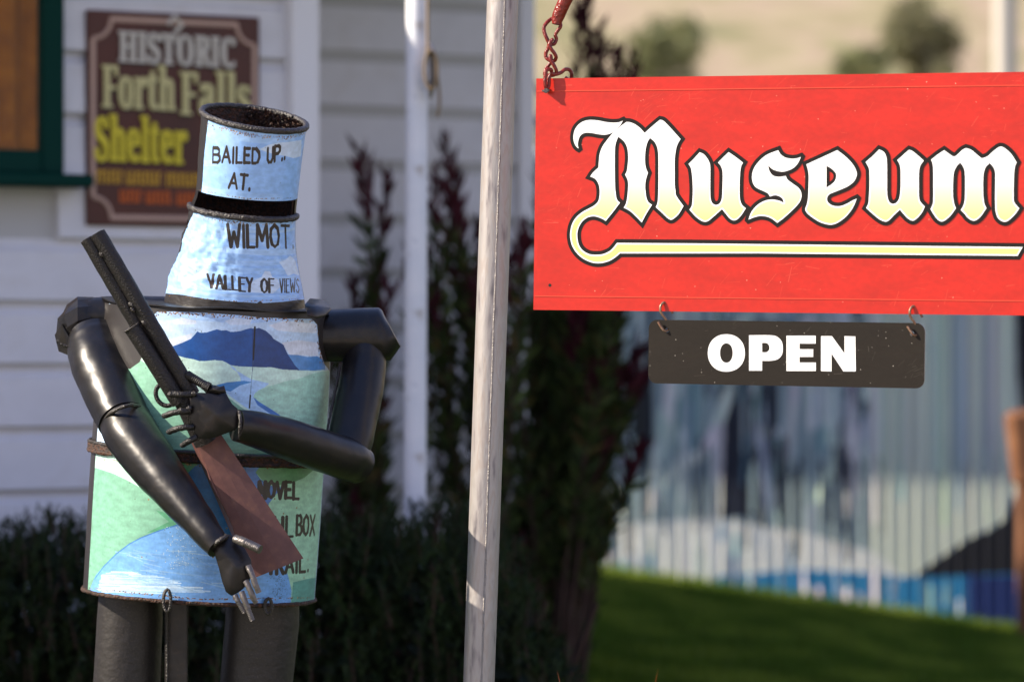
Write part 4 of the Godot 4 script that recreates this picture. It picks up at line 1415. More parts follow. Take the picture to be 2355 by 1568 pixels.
const GLYPH := {
	"A": [0.70, [[0, 0, 0.36, 1, 0.70, 0], [0.14, 0.34, 0.58, 0.34]]],
	"B": [0.64, [[0, 0, 0, 1, 0.42, 1, 0.57, 0.86, 0.56, 0.66, 0.40, 0.53, 0, 0.53], [0.40, 0.53, 0.62, 0.40, 0.64, 0.16, 0.45, 0, 0, 0]]],
	"D": [0.64, [[0, 0, 0, 1, 0.34, 1, 0.60, 0.76, 0.64, 0.42, 0.50, 0.1, 0.3, 0, 0, 0]]],
	"E": [0.52, [[0.5, 1, 0, 1, 0, 0, 0.52, 0], [0, 0.53, 0.42, 0.53]]],
	"F": [0.50, [[0.5, 1, 0, 1, 0, 0], [0, 0.53, 0.42, 0.53]]],
	"I": [0.16, [[0.08, 0, 0.08, 1]]],
	"L": [0.50, [[0, 1, 0, 0, 0.5, 0]]],
	"M": [0.86, [[0, 0, 0.08, 1, 0.42, 0.3, 0.78, 1, 0.86, 0]]],
	"N": [0.56, [[0, 0, 0, 1, 0.56, 0, 0.56, 1]]],
	"O": [0.66, [[0.33, 0, 0.1, 0.12, 0, 0.45, 0.06, 0.8, 0.33, 1, 0.58, 0.84, 0.66, 0.5, 0.56, 0.13, 0.33, 0]]],
	"P": [0.57, [[0, 0, 0, 1, 0.40, 1, 0.57, 0.86, 0.56, 0.62, 0.40, 0.47, 0, 0.47]]],
	"R": [0.60, [[0, 0, 0, 1, 0.40, 1, 0.56, 0.86, 0.55, 0.63, 0.40, 0.48, 0, 0.48], [0.28, 0.48, 0.60, 0]]],
	"S": [0.50, [[0.5, 0.85, 0.3, 1, 0.08, 0.9, 0.05, 0.7, 0.2, 0.55, 0.42, 0.42, 0.48, 0.2, 0.3, 0, 0.05, 0.06, 0, 0.2]]],
	"T": [0.62, [[0, 1, 0.62, 1], [0.31, 1, 0.31, 0]]],
	"U": [0.56, [[0, 1, 0, 0.25, 0.15, 0.02, 0.4, 0.02, 0.56, 0.25, 0.56, 1]]],
	"V": [0.60, [[0, 1, 0.3, 0, 0.60, 1]]],
	"W": [0.92, [[0, 1, 0.2, 0, 0.46, 0.66, 0.7, 0, 0.92, 1]]],
	"X": [0.56, [[0, 1, 0.56, 0], [0.56, 1, 0, 0]]],
	"Y": [0.56, [[0, 1, 0.28, 0.5, 0.56, 1], [0.28, 0.5, 0.22, 0]]],
	".": [0.06, [[0.03, 0.0, 0.03, 0.05]]],
}

# brush lettering on a shell, from one baseline pixel to another
func brush_text(S: Array, im: Image, s: String, a: Vector2, b: Vector2, height: float, lean: float, width: float, col: Color) -> void:
	var total := 0.0
	for ch in s:
		total += GLYPH[ch][0] + 0.22
	total -= 0.22
	var k := a.distance_to(b) / total
	var dir := (b - a).normalized()
	var up := Vector2(lean, -1.0) * height
	var x := 0.0
	for ch in s:
		var wob := rng.randf_range(-0.03, 0.03)
		for pl in GLYPH[ch][1]:
			var pts := PackedVector2Array()
			for i in range(0, pl.size(), 2):
				pts.append(a + dir * ((x + float(pl[i])) * k) + up * (float(pl[i + 1]) + wob))
			for i in pts.size() - 1:
				var st_w := width * rng.randf_range(0.88, 1.12) * (0.82 if absf(pts[i + 1].y - pts[i].y) < absf(pts[i + 1].x - pts[i].x) else 1.05)
				streak(S, im, pts[i], pts[i + 1], st_w * 1.65, tint(col, 0.12))
		x += GLYPH[ch][0] + 0.22

func rust_along(S: Array, im: Image, pts: Array, n: int, spread: float) -> void:
	for i in n:
		var f := rng.randf() * (pts.size() - 1)
		var k := mini(int(f), pts.size() - 2)
		var p: Vector2 = pts[k].lerp(pts[k + 1], f - k) + Vector2(rng.randfn(0, 2.0), absf(rng.randfn(0, spread)) - 1.0)
		var c := [Color(0.40, 0.24, 0.13), Color(0.58, 0.40, 0.24), Color(0.24, 0.16, 0.12), Color(0.66, 0.52, 0.36)]
		dot(im, sp(S, im, p.x, p.y), rng.randf_range(1.0, 3.4), c[rng.randi() % 4])

func painted(im: Image, sd: int, rough := 0.42) -> StandardMaterial3D:
	var m := mat(Color(1, 1, 1), rough)
	m.albedo_texture = ImageTexture.create_from_image(im)
	m.texture_repeat = false
	relief(m, noise_tex(sd, 0.05, 512, [], 3), 0.012)
	return m

# ------------------------------------------------------------------ the mailbox figure
var HELM := [
	[583.0, 272.0, 122.0, 9.0, 14.0, 0.120], [574.0, 360.0, 119.5, 7.0, 11.5, 0.108], [566.5, 444.0, 117.0, 5.6, 9.2, 0.094], [558.5, 484.0, 121.5, 5.8, 9.5, 0.087],
	[551.0, 545.0, 128.0, 5.0, 9.0, 0.077], [544.5, 606.0, 141.0, 4.0, 8.0, 0.066], [540.5, 653.0, 154.0, 3.4, 6.5, 0.058], [539.5, 699.0, 163.0, 2.7, 5.4, 0.050]]
var DRUM := [
	[499.0, 706.0, 260.0, 2.6, 2.0, 0.0], [492.0, 850.0, 266.0, 3.2, 1.6, 0.0], [484.0, 960.0, 268.0, 3.6, 1.2, 0.0], [478.0, 1038.0, 268.0, 3.8, 1.0, 0.0],
	[470.0, 1160.0, 268.0, 3.6, 0.8, 0.0], [463.0, 1270.0, 267.0, 3.4, 0.6, 0.0], [456.5, 1366.0, 266.0, 3.2, 0.6, 0.0]]

func paint_helmet() -> Image:
	var im := Image.create(1024, 1024, false, Image.FORMAT_RGB8)
	var R1 := [349.2, 209.5, 2.955]
	var blue := Color(0.57, 0.74, 0.95)
	im.fill(blue)
	for i in 60:
		var y := rng.randf_range(0, 1024)
		stroke(im, Vector2(rng.randf_range(0, 1024), y), Vector2(rng.randf_range(0, 1024), y + rng.randf_range(-20, 20)), rng.randf_range(8, 40), blue.lerp(Color(0.66, 0.80, 0.95), rng.randf()))
	var cloud := Color(0.77, 0.85, 0.94)
	area(HELM, im, R1, [730, 395, 790, 365, 860, 350, 930, 345, 1015, 330, 1010, 440, 960, 455, 900, 440, 840, 430, 780, 415], cloud)
	area(HELM, im, R1, [365, 215, 520, 270, 600, 300, 590, 360, 560, 400, 430, 330, 360, 300], Color(0.61, 0.76, 0.91))
	area(HELM, im, R1, [860, 1160, 900, 1150, 935, 1118, 970, 1150, 985, 1200, 1005, 1250, 960, 1240, 920, 1255, 900, 1215], cloud)
	area(HELM, im, R1, [690, 1285, 740, 1265, 765, 1222, 800, 1225, 815, 1262, 855, 1280, 870, 1330, 820, 1375, 640, 1365, 655, 1310], cloud)
	area(HELM, im, R1, [250, 820, 420, 850, 470, 930, 440, 1050, 330, 1120, 240, 1000], Color(0.60, 0.75, 0.91))
	area(HELM, im, R1, [200, 1130, 330, 1150, 420, 1230, 330, 1300, 180, 1290], Color(0.64, 0.77, 0.91))
	mottle(im, 41, Vector2(0.012, 0.03), 0.10)
	var ink := Color(0.17, 0.14, 0.13)
	brush_text(HELM, im, "BAILED", Vector2(488, 372), Vector2(595, 376), 33, 0.03, 8.5, ink)
	brush_text(HELM, im, "UP..", Vector2(614, 374), Vector2(654, 365), 33, 0.03, 8.5, ink)
	brush_text(HELM, im, "AT.", Vector2(525, 430), Vector2(573, 436), 32, 0.10, 8.5, ink)
	brush_text(HELM, im, "WILMOT.", Vector2(524, 566), Vector2(674, 570), 50, -0.03, 11.5, ink)
	brush_text(HELM, im, "VALLEY", Vector2(478, 661), Vector2(580, 671), 31, -0.04, 8.5, ink)
	brush_text(HELM, im, "OF", Vector2(600, 672), Vector2(629, 673), 31, -0.02, 8.5, ink)
	brush_text(HELM, im, "VIEWS", Vector2(643, 673), Vector2(687, 672), 31, -0.02, 5.6, ink)
	# black paint: the band at the foot, the bare side, and rust by the rims
	area(HELM, im, [0.0, 0.0, 1.0], [360, 671, 380, 674, 420, 678, 470, 687, 530, 693, 590, 697, 597, 692, 603, 697, 650, 694, 700, 687, 720, 686, 720, 740, 360, 730], Color(0.16, 0.145, 0.14))
	fill_poly(im, PackedVector2Array([Vector2(0, 0), Vector2(196, 0), Vector2(188, 60), Vector2(178, 160), Vector2(174, 300), Vector2(168, 430), Vector2(110, 520), Vector2(60, 620), Vector2(0, 720)]), Color(0.15, 0.14, 0.14))
	rust_along(HELM, im, [Vector2(472, 282), Vector2(540, 302), Vector2(600, 312), Vector2(660, 314), Vector2(704, 305)], 260, 3.5)
	rust_along(HELM, im, [Vector2(450, 436), Vector2(566, 458), Vector2(682, 455)], 70, 0.8)
	rust_along(HELM, im, [Vector2(440, 496), Vector2(560, 512), Vector2(684, 508)], 160, 4.0)
	rust_along(HELM, im, [Vector2(380, 680), Vector2(560, 694), Vector2(702, 686)], 60, 1.0)
	for i in 60:
		dot(im, Vector2(rng.randf_range(140, 900), rng.randf_range(40, 980)), rng.randf_range(0.8, 1.8), Color(0.30, 0.30, 0.33))
	return im

func paint_drum() -> Image:
	var im := Image.create(1280, 1280, false, Image.FORMAT_RGB8)
	var R3 := [279.3, 663.4, 3.208]
	var R4 := [153.6, 977.6, 2.657]
	im.fill(Color(0.74, 0.84, 0.95))
	# --- upper landscape
	area(DRUM, im, R3, [100, 100, 1500, 140, 1500, 240, 1300, 230, 900, 260, 500, 230, 100, 230], Color(0.66, 0.79, 0.95))
	area(DRUM, im, R3, [370, 235, 440, 215, 545, 235, 550, 260, 470, 268, 390, 262], Color(0.82, 0.87, 0.94))
	area(DRUM, im, R3, [755, 240, 830, 215, 960, 230, 940, 268, 800, 268], Color(0.80, 0.86, 0.94))
	area(DRUM, im, R3, [1080, 270, 1200, 240, 1430, 260, 1440, 330, 1260, 320, 1150, 310], Color(0.83, 0.87, 0.93))
	area(DRUM, im, R3, [1180, 400, 1300, 380, 1445, 400, 1450, 500, 1240, 490], Color(0.83, 0.86, 0.92))
	area(DRUM, im, R3, [330, 380, 520, 330, 500, 400, 380, 430], Color(0.83, 0.87, 0.94))
	area(DRUM, im, R3, [1205, 478, 1240, 490, 1300, 490, 1370, 505, 1440, 498, 1500, 540, 1500, 610, 1280, 605], Color(0.36, 0.57, 0.80))
	area(DRUM, im, R3, [360, 432, 440, 402, 510, 370, 540, 335, 556, 316, 575, 326, 620, 325, 660, 312, 700, 300, 735, 310, 770, 307, 800, 320, 840, 318, 880, 312, 915, 300, 950, 292, 985, 296, 1010, 290, 1060, 310, 1100, 345, 1120, 372, 1160, 395, 1192, 415, 1205, 450, 1222, 480, 1240, 525, 1280, 570, 1320, 612, 1180, 615, 960, 600, 820, 590, 770, 560, 680, 545, 600, 550, 530, 535, 400, 500], Color(0.11, 0.31, 0.58))
	area(DRUM, im, R3, [960, 300, 1010, 292, 1060, 312, 1120, 372, 1192, 418, 1222, 482, 1280, 572, 1320, 612, 1100, 600, 960, 585], Color(0.11, 0.25, 0.48))
	area(DRUM, im, R3, [340, 470, 400, 492, 470, 512, 530, 522, 570, 535, 610, 535, 680, 528, 740, 532, 770, 545, 800, 565, 870, 575, 960, 578, 1040, 582, 1100, 580, 1180, 596, 1240, 600, 1330, 604, 1420, 606, 1480, 600, 1640, 600, 1640, 1200, -60, 1200, -60, 420], Color(0.78, 0.90, 0.85))
	area(DRUM, im, R3, [1600, 600, 1480, 612, 1400, 630, 1300, 668, 1240, 675, 1180, 692, 1120, 712, 1080, 722, 1020, 745, 985, 768, 968, 800, 1000, 840, 1060, 880, 1120, 925, 1190, 975, 1260, 1010, 1640, 1100], Color(0.66, 0.84, 0.77))
	area(DRUM, im, R3, [-60, 480, 100, 500, 180, 560, 280, 700, 420, 760, 560, 800, 780, 800, 860, 860, 900, 890, 1010, 930, 1000, 1200, -60, 1200], Color(0.50, 0.70, 0.60))
	var river := Color(0.66, 0.81, 0.96)
	area(DRUM, im, R3, [795, 562, 830, 585, 850, 610, 880, 625, 920, 650, 960, 672, 1010, 682, 1085, 700, 1060, 725, 1010, 750, 978, 775, 968, 805, 1010, 845, 1100, 895, 1160, 935, 1205, 978, 1240, 1040, 1080, 1000, 1010, 935, 905, 872, 800, 795, 700, 712, 780, 695, 880, 690, 872, 655, 850, 615, 815, 590], river)
	area(DRUM, im, R3, [695, 712, 780, 692, 900, 680, 960, 690, 870, 715, 800, 760, 750, 750], Color(0.25, 0.52, 0.76))
	area(DRUM, im, R3, [968, 800, 1010, 835, 1100, 890, 1160, 930, 1205, 975, 1170, 970, 1080, 915, 1000, 860], Color(0.22, 0.46, 0.76))
	# --- lower landscape
	area(DRUM, im, R4, [-100, 150, 1700, 150, 1700, 1200, -100, 1200], Color(0.44, 0.63, 0.54))
	area(DRUM, im, R4, [100, 130, 420, 130, 640, 460, 560, 445, 470, 395, 380, 345, 290, 300, 180, 262, 80, 260], Color(0.72, 0.87, 0.82))
	area(DRUM, im, R4, [180, 262, 290, 300, 380, 345, 470, 395, 540, 430, 620, 520, 740, 600, 640, 628, 520, 650, 430, 690, 330, 760, 240, 840, 170, 930, 90, 990, 60, 700, 100, 400], Color(0.47, 0.68, 0.585))
	area(DRUM, im, R4, [520, 430, 560, 410, 640, 470, 600, 470], Color(0.42, 0.62, 0.84))
	area(DRUM, im, R4, [540, 520, 700, 560, 760, 590, 600, 640, 480, 660, 620, 590], Color(0.34, 0.62, 0.48))
	area(DRUM, im, R4, [600, 180, 820, 180, 800, 250, 740, 290, 700, 250], Color(0.34, 0.58, 0.42))
	area(DRUM, im, R4, [730, 300, 780, 250, 880, 190, 1000, 190, 1250, 190, 1250, 700, 1000, 700, 740, 620, 690, 600, 800, 560], Color(0.17, 0.40, 0.60))
	var lake := Color(0.42, 0.63, 0.86)
	area(DRUM, im, R4, [160, 945, 175, 915, 220, 865, 300, 785, 380, 725, 450, 688, 560, 645, 700, 600, 800, 610, 1000, 680, 1230, 700, 1320, 820, 1352, 930, 1370, 1010, 1365, 1120, 100, 1100], lake)
	# brushed highlights along the near shore, one stroke over another
	for i in 120:
		var f := rng.randf()
		var y := lerpf(900.0, 1010.0, f) + rng.randf_range(-12, 12)
		var x0 := lerpf(220.0, 170.0, f) + rng.randf_range(0, 60)
		var x1 := x0 + rng.randf_range(80, lerpf(260.0, 760.0, f))
		streak(DRUM, im, Vector2(153.6 + x0 / 2.657, 977.6 + y / 2.657), Vector2(153.6 + x1 / 2.657, 977.6 + (y + 0.03 * (x1 - x0)) / 2.657), rng.randf_range(3, 9), lake.lerp(Color(0.80, 0.89, 0.96), rng.randf_range(0.35, 0.95)))
	for i in 46:
		var x := rng.randf_range(290, 900)
		var y := rng.randf_range(760, 980)
		streak(DRUM, im, Vector2(153.6 + x / 2.657, 977.6 + y / 2.657), Vector2(153.6 + (x + rng.randf_range(60, 220)) / 2.657, 977.6 + (y + rng.randf_range(0, 45)) / 2.657), rng.randf_range(1.5, 5.0), lake.lerp(Color(0.66, 0.77, 0.86), rng.randf_range(0.15, 0.75)))
	# thin darker shoreline
	for seg in [[165, 940, 220, 865], [220, 865, 300, 785], [300, 785, 380, 725], [380, 725, 450, 688], [450, 688, 560, 645], [560, 645, 700, 600]]:
		streak(DRUM, im, Vector2(153.6 + seg[0] / 2.657, 977.6 + seg[1] / 2.657), Vector2(153.6 + seg[2] / 2.657, 977.6 + seg[3] / 2.657), 4.5, Color(0.22, 0.46, 0.74))
	area(DRUM, im, R4, [1090, 190, 1260, 190, 1200, 240, 1150, 290, 1180, 340, 1230, 370, 1310, 380, 1290, 430, 1230, 480, 1100, 480], Color(0.31, 0.49, 0.74))
	area(DRUM, im, R4, [1600, 180, 1260, 195, 1150, 288, 1180, 330, 1240, 368, 1310, 380, 1230, 480, 1230, 700, 1320, 820, 1352, 930, 1372, 1010, 1365, 1120, 1640, 1120, 1640, 200], Color(0.60, 0.79, 0.68))
	area(DRUM, im, R4, [1150, 288, 1180, 250, 1250, 205, 1400, 230, 1520, 260, 1450, 320, 1380, 350, 1260, 372, 1190, 335], Color(0.38, 0.58, 0.42))
	area(DRUM, im, R4, [1380, 960, 1640, 900, 1640, 1120, 1366, 1120], Color(0.36, 0.60, 0.56))
	mottle(im, 42, Vector2(0.014, 0.03), 0.11)
	mottle(im, 43, Vector2(0.08, 0.05), 0.06)
	# pale specks painted for bumps glinting in grazing sun; dark specks of dirt
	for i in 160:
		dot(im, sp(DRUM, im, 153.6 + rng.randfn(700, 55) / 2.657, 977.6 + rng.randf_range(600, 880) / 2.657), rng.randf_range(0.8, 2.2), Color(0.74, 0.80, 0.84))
	for i in 120:
		dot(im, sp(DRUM, im, 153.6 + rng.randfn(1290, 25) / 2.657, 977.6 + rng.randf_range(920, 1050) / 2.657), rng.randf_range(0.8, 1.8), Color(0.22, 0.28, 0.34))
	for i in 200:
		dot(im, Vector2(rng.randf_range(120, 1160), rng.randf_range(40, 1260)), rng.randf_range(0.7, 1.9), Color(0.30, 0.32, 0.28))
	var ink := Color(0.20, 0.17, 0.15)
	brush_text(DRUM, im, "NOVEL", Vector2(595, 1144), Vector2(686, 1146), 36, 0.02, 9.0, ink)
	brush_text(DRUM, im, "MAIL", Vector2(587, 1240), Vector2(672, 1234), 46, 0.02, 9.0, ink)
	brush_text(DRUM, im, "BOX", Vector2(681, 1231), Vector2(722, 1228), 44, 0.03, 8.5, ink)
	brush_text(DRUM, im, "TRAIL.", Vector2(614, 1320), Vector2(708, 1313), 36, 0.02, 9.0, ink)
	# bare black side, arm openings, the split seam in the mountain
	var bare := Color(0.16, 0.145, 0.14)
	var X := [0.0, 0.0, 1.0]
	area(DRUM, im, X, [150, 690, 352, 700, 354, 716, 340, 760, 334, 800, 320, 832, 298, 848, 150, 850], bare)
	area(DRUM, im, X, [300, 660, 346, 760, 350, 726, 360, 717, 400, 716, 470, 719, 540, 724, 600, 730, 660, 732, 715, 733, 727, 745, 735, 760, 800, 760, 800, 660], bare)
	area(DRUM, im, X, [729, 690, 727, 735, 733, 800, 745, 838, 764, 852, 820, 852, 820, 690], bare)
	im.fill_rect(Rect2i(0, 0, 158, 1280), bare)
	streak(DRUM, im, Vector2(585, 752), Vector2(581.5, 826), 6.5, Color(0.03, 0.03, 0.03))
	streak(DRUM, im, Vector2(574.5, 908), Vector2(572.5, 938), 4.5, Color(0.03, 0.03, 0.03))
	streak(DRUM, im, Vector2(581.0, 830), Vector2(575, 905), 1.6, Color(0.26, 0.36, 0.48))
	rust_along(DRUM, im, [Vector2(356, 718), Vector2(470, 721), Vector2(600, 731), Vector2(718, 735)], 190, 3.4)
	rust_along(DRUM, im, [Vector2(728, 738), Vector2(733, 800), Vector2(742, 835)], 50, 2.0)
	rust_along(DRUM, im, [Vector2(230, 1056), Vector2(470, 1070), Vector2(740, 1072)], 180, 3.0)
	rust_along(DRUM, im, [Vector2(200, 1352), Vector2(456, 1378), Vector2(722, 1374)], 260, 2.0)
	for i in 16:
		var q := Vector2(rng.randf_range(240, 720), rng.randf_range(1080, 1330))
		dot(im, sp(DRUM, im, q.x, q.y), 3.4, Color(0.62, 0.56, 0.40))
		dot(im, sp(DRUM, im, q.x, q.y), 1.6, Color(0.34, 0.22, 0.14))
	return im

func hand_plate(parent: Node, reg: Array, pts: Array, dz0: float, tilt: Vector2, thick: float, called := "palm") -> void:
	# a cut and beaten sheet: outline from the enlargement, bulging towards its middle
	var c := Vector2.ZERO
	var n := pts.size() / 2
	var rim := PackedVector2Array()
	for i in n:
		rim.append(Vector2(reg[0] + pts[i * 2] / reg[2], reg[1] + pts[i * 2 + 1] / reg[2]))
		c += rim[i]
	c /= n
	var st := begin()
	var rows := []
	var levels := [1.0, 0.98, 0.8, 0.5, 0.2, 0.0]
	for j in levels.size():
		var row := PackedVector3Array()
		for i in n + 1:
			var p := c.lerp(rim[i % n], levels[j])
			var rel := p - c
			var bulge: float = 0.014 * (1.0 - levels[j] * levels[j]) + 0.0035 * sin(rel.x * 0.11) * sin(rel.y * 0.09 + 1.0) * (1.0 - levels[j])
			row.append(fg(p.x, p.y, dz0 + rel.x * tilt.x + rel.y * tilt.y + bulge))
		rows.append(row)
	var back := PackedVector3Array()
	for i in n + 1:
		back.append(rows[0][i] + Vector3(0, 0, -thick))
	rows.push_front(back)
	var uvs := []
	for r in rows:
		var u := PackedVector2Array()
		for q in r:
			u.append(Vector2(q.x, q.y))
		uvs.append(u)
	var sign_ := 0.0
	for i in n:
		sign_ += rim[i].cross(rim[(i + 1) % n])
	if sign_ < 0.0:
		for r in rows:
			r.reverse()
	grid(st, rows, uvs)
	obj(called, st, M.black, parent)

func rod(parent: Node, called: String, reg: Array, pts: Array, dzs: Array, radii: Array, m: Material, ribs := 0) -> void:
	var p := []
	for i in pts.size() / 2:
		p.append(fg(reg[0] + pts[i * 2] / reg[2], reg[1] + pts[i * 2 + 1] / reg[2], dzs[i]))
	if ribs > 0:
		# threaded: radius steps up and down along the bar
		var a: Vector3 = p[0]
		var b: Vector3 = p[-1]
		var path := []
		var rr := []
		for i in ribs * 4 + 1:
			path.append(a.lerp(b, float(i) / (ribs * 4)))
			rr.append(radii[0] * (1.0 if i % 4 < 2 else 0.86))
		bar(called, path, rr, m, parent, 12)
	else:
		bar(called, p, radii, m, parent, 12, 4, 0.0007)

func build_figure() -> void:
	var t := thing("mailbox_figure", "welded metal outlaw figure mailbox painted with blue mountains and a river, slotted bucket helmet", "mailbox")
	var bare := func(_a: float, _b: float) -> float: return 0.0
	# --- drum body
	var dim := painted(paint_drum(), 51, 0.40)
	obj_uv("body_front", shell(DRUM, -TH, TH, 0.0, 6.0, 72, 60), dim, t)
	obj("body_back", shell(DRUM, TH, TAU - TH, 0.0, 6.0, 48, 30), M.black, t)
	var bn := FastNoiseLite.new()
	bn.seed = 9
	bn.frequency = 1.0
	var lumpy := func(th: float, tt: float) -> float:
		return 0.0022 * bn.get_noise_2d(th * 9.0, tt * 40.0)
	obj("belt", shell(DRUM, -PI, PI, 2.91, 3.11, 160, 5, 0.0075, lumpy), M.rust, t)
	ring_bead("belt_edge", DRUM, 2.91, -PI, PI, 0.0038, M.weld, t, 0.0055, 0.0011)
	ring_bead("belt_edge", DRUM, 3.11, -PI, PI, 0.0038, M.rust, t, 0.0055, 0.0013)
	ring_bead("bottom_rim", DRUM, 6.0, -PI, PI, 0.0042, M.rust, t, 0.0005, 0.0010)
	var base := begin()
	var r0 := PackedVector3Array()
	var r1 := PackedVector3Array()
	var uu := PackedVector2Array()
	for i in 49:
		var th := -PI + TAU * i / 48.0
		r0.append(surf(DRUM, th, 5.97))
		r1.append(surf(DRUM, th, 5.97, -0.225))
		uu.append(Vector2(i, 0))
	grid(base, [r0, r1], [uu, uu])
	obj("floor_plate", base, M.rust, t)
	# --- shoulder plate: a thin lid under the helmet, warped along its front edge
	var lid_rows := [PackedVector3Array(), PackedVector3Array(), PackedVector3Array(), PackedVector3Array()]
	var lid_uv := [PackedVector2Array(), PackedVector2Array(), PackedVector2Array(), PackedVector2Array()]
	var LID := [[500.0, 700.0, 262.0, 3.4, 2.2, 0.0], [500.0, 701.0, 262.0, 3.4, 2.2, 0.0]]
	for i in 91:
		var th := -PI + TAU * (i % 90) / 90.0
		var p := surf(LID, th, 0.0, 0.004)
		p.y += 0.0022 * sin(th * 3.0 + 0.4) + 0.0018 * sin(th * 8.0)
		var c := surf(LID, th, 0.0, -0.13)
		lid_rows[0].append(c + Vector3(0, 0.003, 0))
		lid_rows[1].append(p)
		lid_rows[2].append(p + Vector3(0, -0.0028, 0))
		lid_rows[3].append(c + Vector3(0, -0.001, 0))
		for r in lid_uv:
			r.append(Vector2(i, 0))
	for k in 3:
		var lid := begin(k != 1)
		grid(lid, [lid_rows[k], lid_rows[k + 1]], [lid_uv[k], lid_uv[k + 1]])
		obj(["shoulder_plate", "plate_edge", "plate_underside"][k], lid, M.black, t)
	var flap := begin()
	var fl := PackedVector3Array()
	for q in [[706, 722, 0.215], [728, 728, 0.19], [748, 722, 0.16], [760, 708, 0.13], [752, 696, 0.10], [735, 688, 0.08], [712, 686, 0.07], [700, 700, 0.14]]:
		fl.append(fg(q[0], q[1], q[2]))
	var fc := fg(728, 704, 0.15)
	for i in fl.size():
		var a := fl[i]
		var b := fl[(i + 1) % fl.size()]
		tri(flap, fc, b, a)
		quad(flap, a, b, b + Vector3(0, -0.004, -0.004), a + Vector3(0, -0.004, -0.004))
	obj("shoulder_flap", flap, M.black, t)
	# --- helmet
	var dn := FastNoiseLite.new()
	dn.seed = 5
	dn.frequency = 1.0
	var dents := func(th: float, tt: float) -> float:
		var k := smoothstep(0.25, -0.15, th) * smoothstep(3.0, 3.5, tt) * smoothstep(6.9, 5.6, tt)
		return k * (0.006 * dn.get_noise_2d(th * 3.2, tt * 1.1) + 0.0016 * dn.get_noise_2d(th * 14.0 + 9.0, tt * 6.0)) + 0.0008 * dn.get_noise_2d(th * 9.0, tt * 5.0 + 30.0)
	var him := painted(paint_helmet(), 52, 0.38)
	var helm := Node3D.new()
	helm.name = "helmet"
	t.add_child(helm)
	obj_uv("upper_shell", shell(HELM, -TH, TH, 0.0, 2.0, 60, 18, 0.0, dents), him, helm)
	obj_uv("lower_shell", shell(HELM, -TH, TH, 3.0, 7.0, 90, 60, 0.0, dents), him, helm)
	obj("back_shell", shell(HELM, TH, TAU - TH, 0.0, 7.0, 40, 30), M.black, helm)
	obj("side_strip", shell(HELM, -TH, -1.19, 2.0, 3.0, 6, 4), M.black, helm)
	obj("side_strip", shell(HELM, 1.36, TH, 2.0, 3.0, 6, 4), M.black, helm)
	obj("inner_wall", shell(HELM, PI, -PI, 0.0, 2.0, 60, 10, -0.004), M.rust, helm)
	obj("inner_wall", shell(HELM, PI, -PI, 3.0, 7.0, 60, 10, -0.004), M.rust, helm)
	obj("inner_wall", shell(HELM, TAU - 1.3, 1.3, 2.0, 3.0, 40, 4, -0.004), M.rust, helm)
	ring_bead("rim", HELM, 0.0, -PI, PI, 0.0062, M.weld, helm, 0.0, 0.0006)
	ring_bead("slot_bead", HELM, 3.0, -1.6, 1.6, 0.0062, M.weld, helm, 0.002, 0.0012)
	# burnt and flaking metal inside the mouth
	var flakes := begin(false)
	for i in 90:
		var th := PI + rng.randf_range(-1.4, 0.2)
		var p := surf(HELM, th, rng.randf_range(0.05, 0.4), -0.006)
		for k in 3:
			leaf(flakes, p, Vector3(rng.randf_range(-1, 1), rng.randf_range(-1, 1), rng.randf_range(-0.2, 1)).normalized(), 0.010, 0.008, Color.WHITE)
	obj("rust_flakes", flakes, M.rust, helm)
	# --- arm on the sunny side
	var k := D_FIG / FOC
	bar("shoulder_tube", [fg(410, 729, 0.02), fg(330, 728, 0.02), fg(255, 729, 0.02), fg(206, 731, 0.02)], [0.0405, 0.041, 0.0415, 0.042], M.black, t, 40, 6, 0.0, true, 1.0, 0.0016)
	# the crumpled, folded cap at its end: flat facets
	var cap := begin(false)
	var cap_rows := []
	for e in [[212, 731, 0.0425, 0.0], [180, 738, 0.047, 0.0035], [152, 752, 0.044, 0.0045], [136, 768, 0.031, 0.004], [128, 772, 0.006, 0.0]]:
		var ring := PackedVector3Array()
		for i in 12:
			var a := TAU * i / 11.0
			var rr: float = e[2] + rng.randf_range(-1, 1) * e[3]
			ring.append(fg(e[0], e[1], 0.02) + Vector3(rng.randf_range(-1, 1) * e[3] * 1.4, sin(a) * rr, cos(a) * rr))
		ring[11] = ring[0]
		cap_rows.append(ring)
	for j in 4:
		for i in 11:
			quad(cap, cap_rows[j][i], cap_rows[j][i + 1], cap_rows[j + 1][i + 1], cap_rows[j + 1][i])
	obj("crumpled_cap", cap, M.black, t)
	var fold := begin(false)
	var fq := [fg(140, 745, 0.06), fg(172, 800, 0.085), fg(178, 826, 0.08), fg(158, 818, 0.06), fg(133, 808, 0.045), fg(124, 770, 0.04)]
	for i in range(1, 5):
		tri(fold, fq[0], fq[i + 1], fq[i])
	for i in 6:
		var n2: Vector3 = fq[(i + 1) % 6]
		quad(fold, fq[i], n2, n2 + Vector3(0.006, 0, -0.05), fq[i] + Vector3(0.006, 0, -0.05))
	obj("crumpled_cap", fold, M.black, t)
	for q in [[[135, 790], [160, 800], [185, 815]], [[186, 800], [175, 775], [160, 760]], [[255, 806], [300, 797], [345, 790]]]:
		var wp := []
		for k2 in 12:
			var f := k2 / 11.0 * 2.0
			var i2 := mini(int(f), 1)
			wp.append(fg(lerpf(q[i2][0], q[i2 + 1][0], f - i2), lerpf(q[i2][1], q[i2 + 1][1], f - i2), 0.075))
		bar("shoulder_weld", wp, [0.0030], M.weld, t, 7, 0, 0.0014)
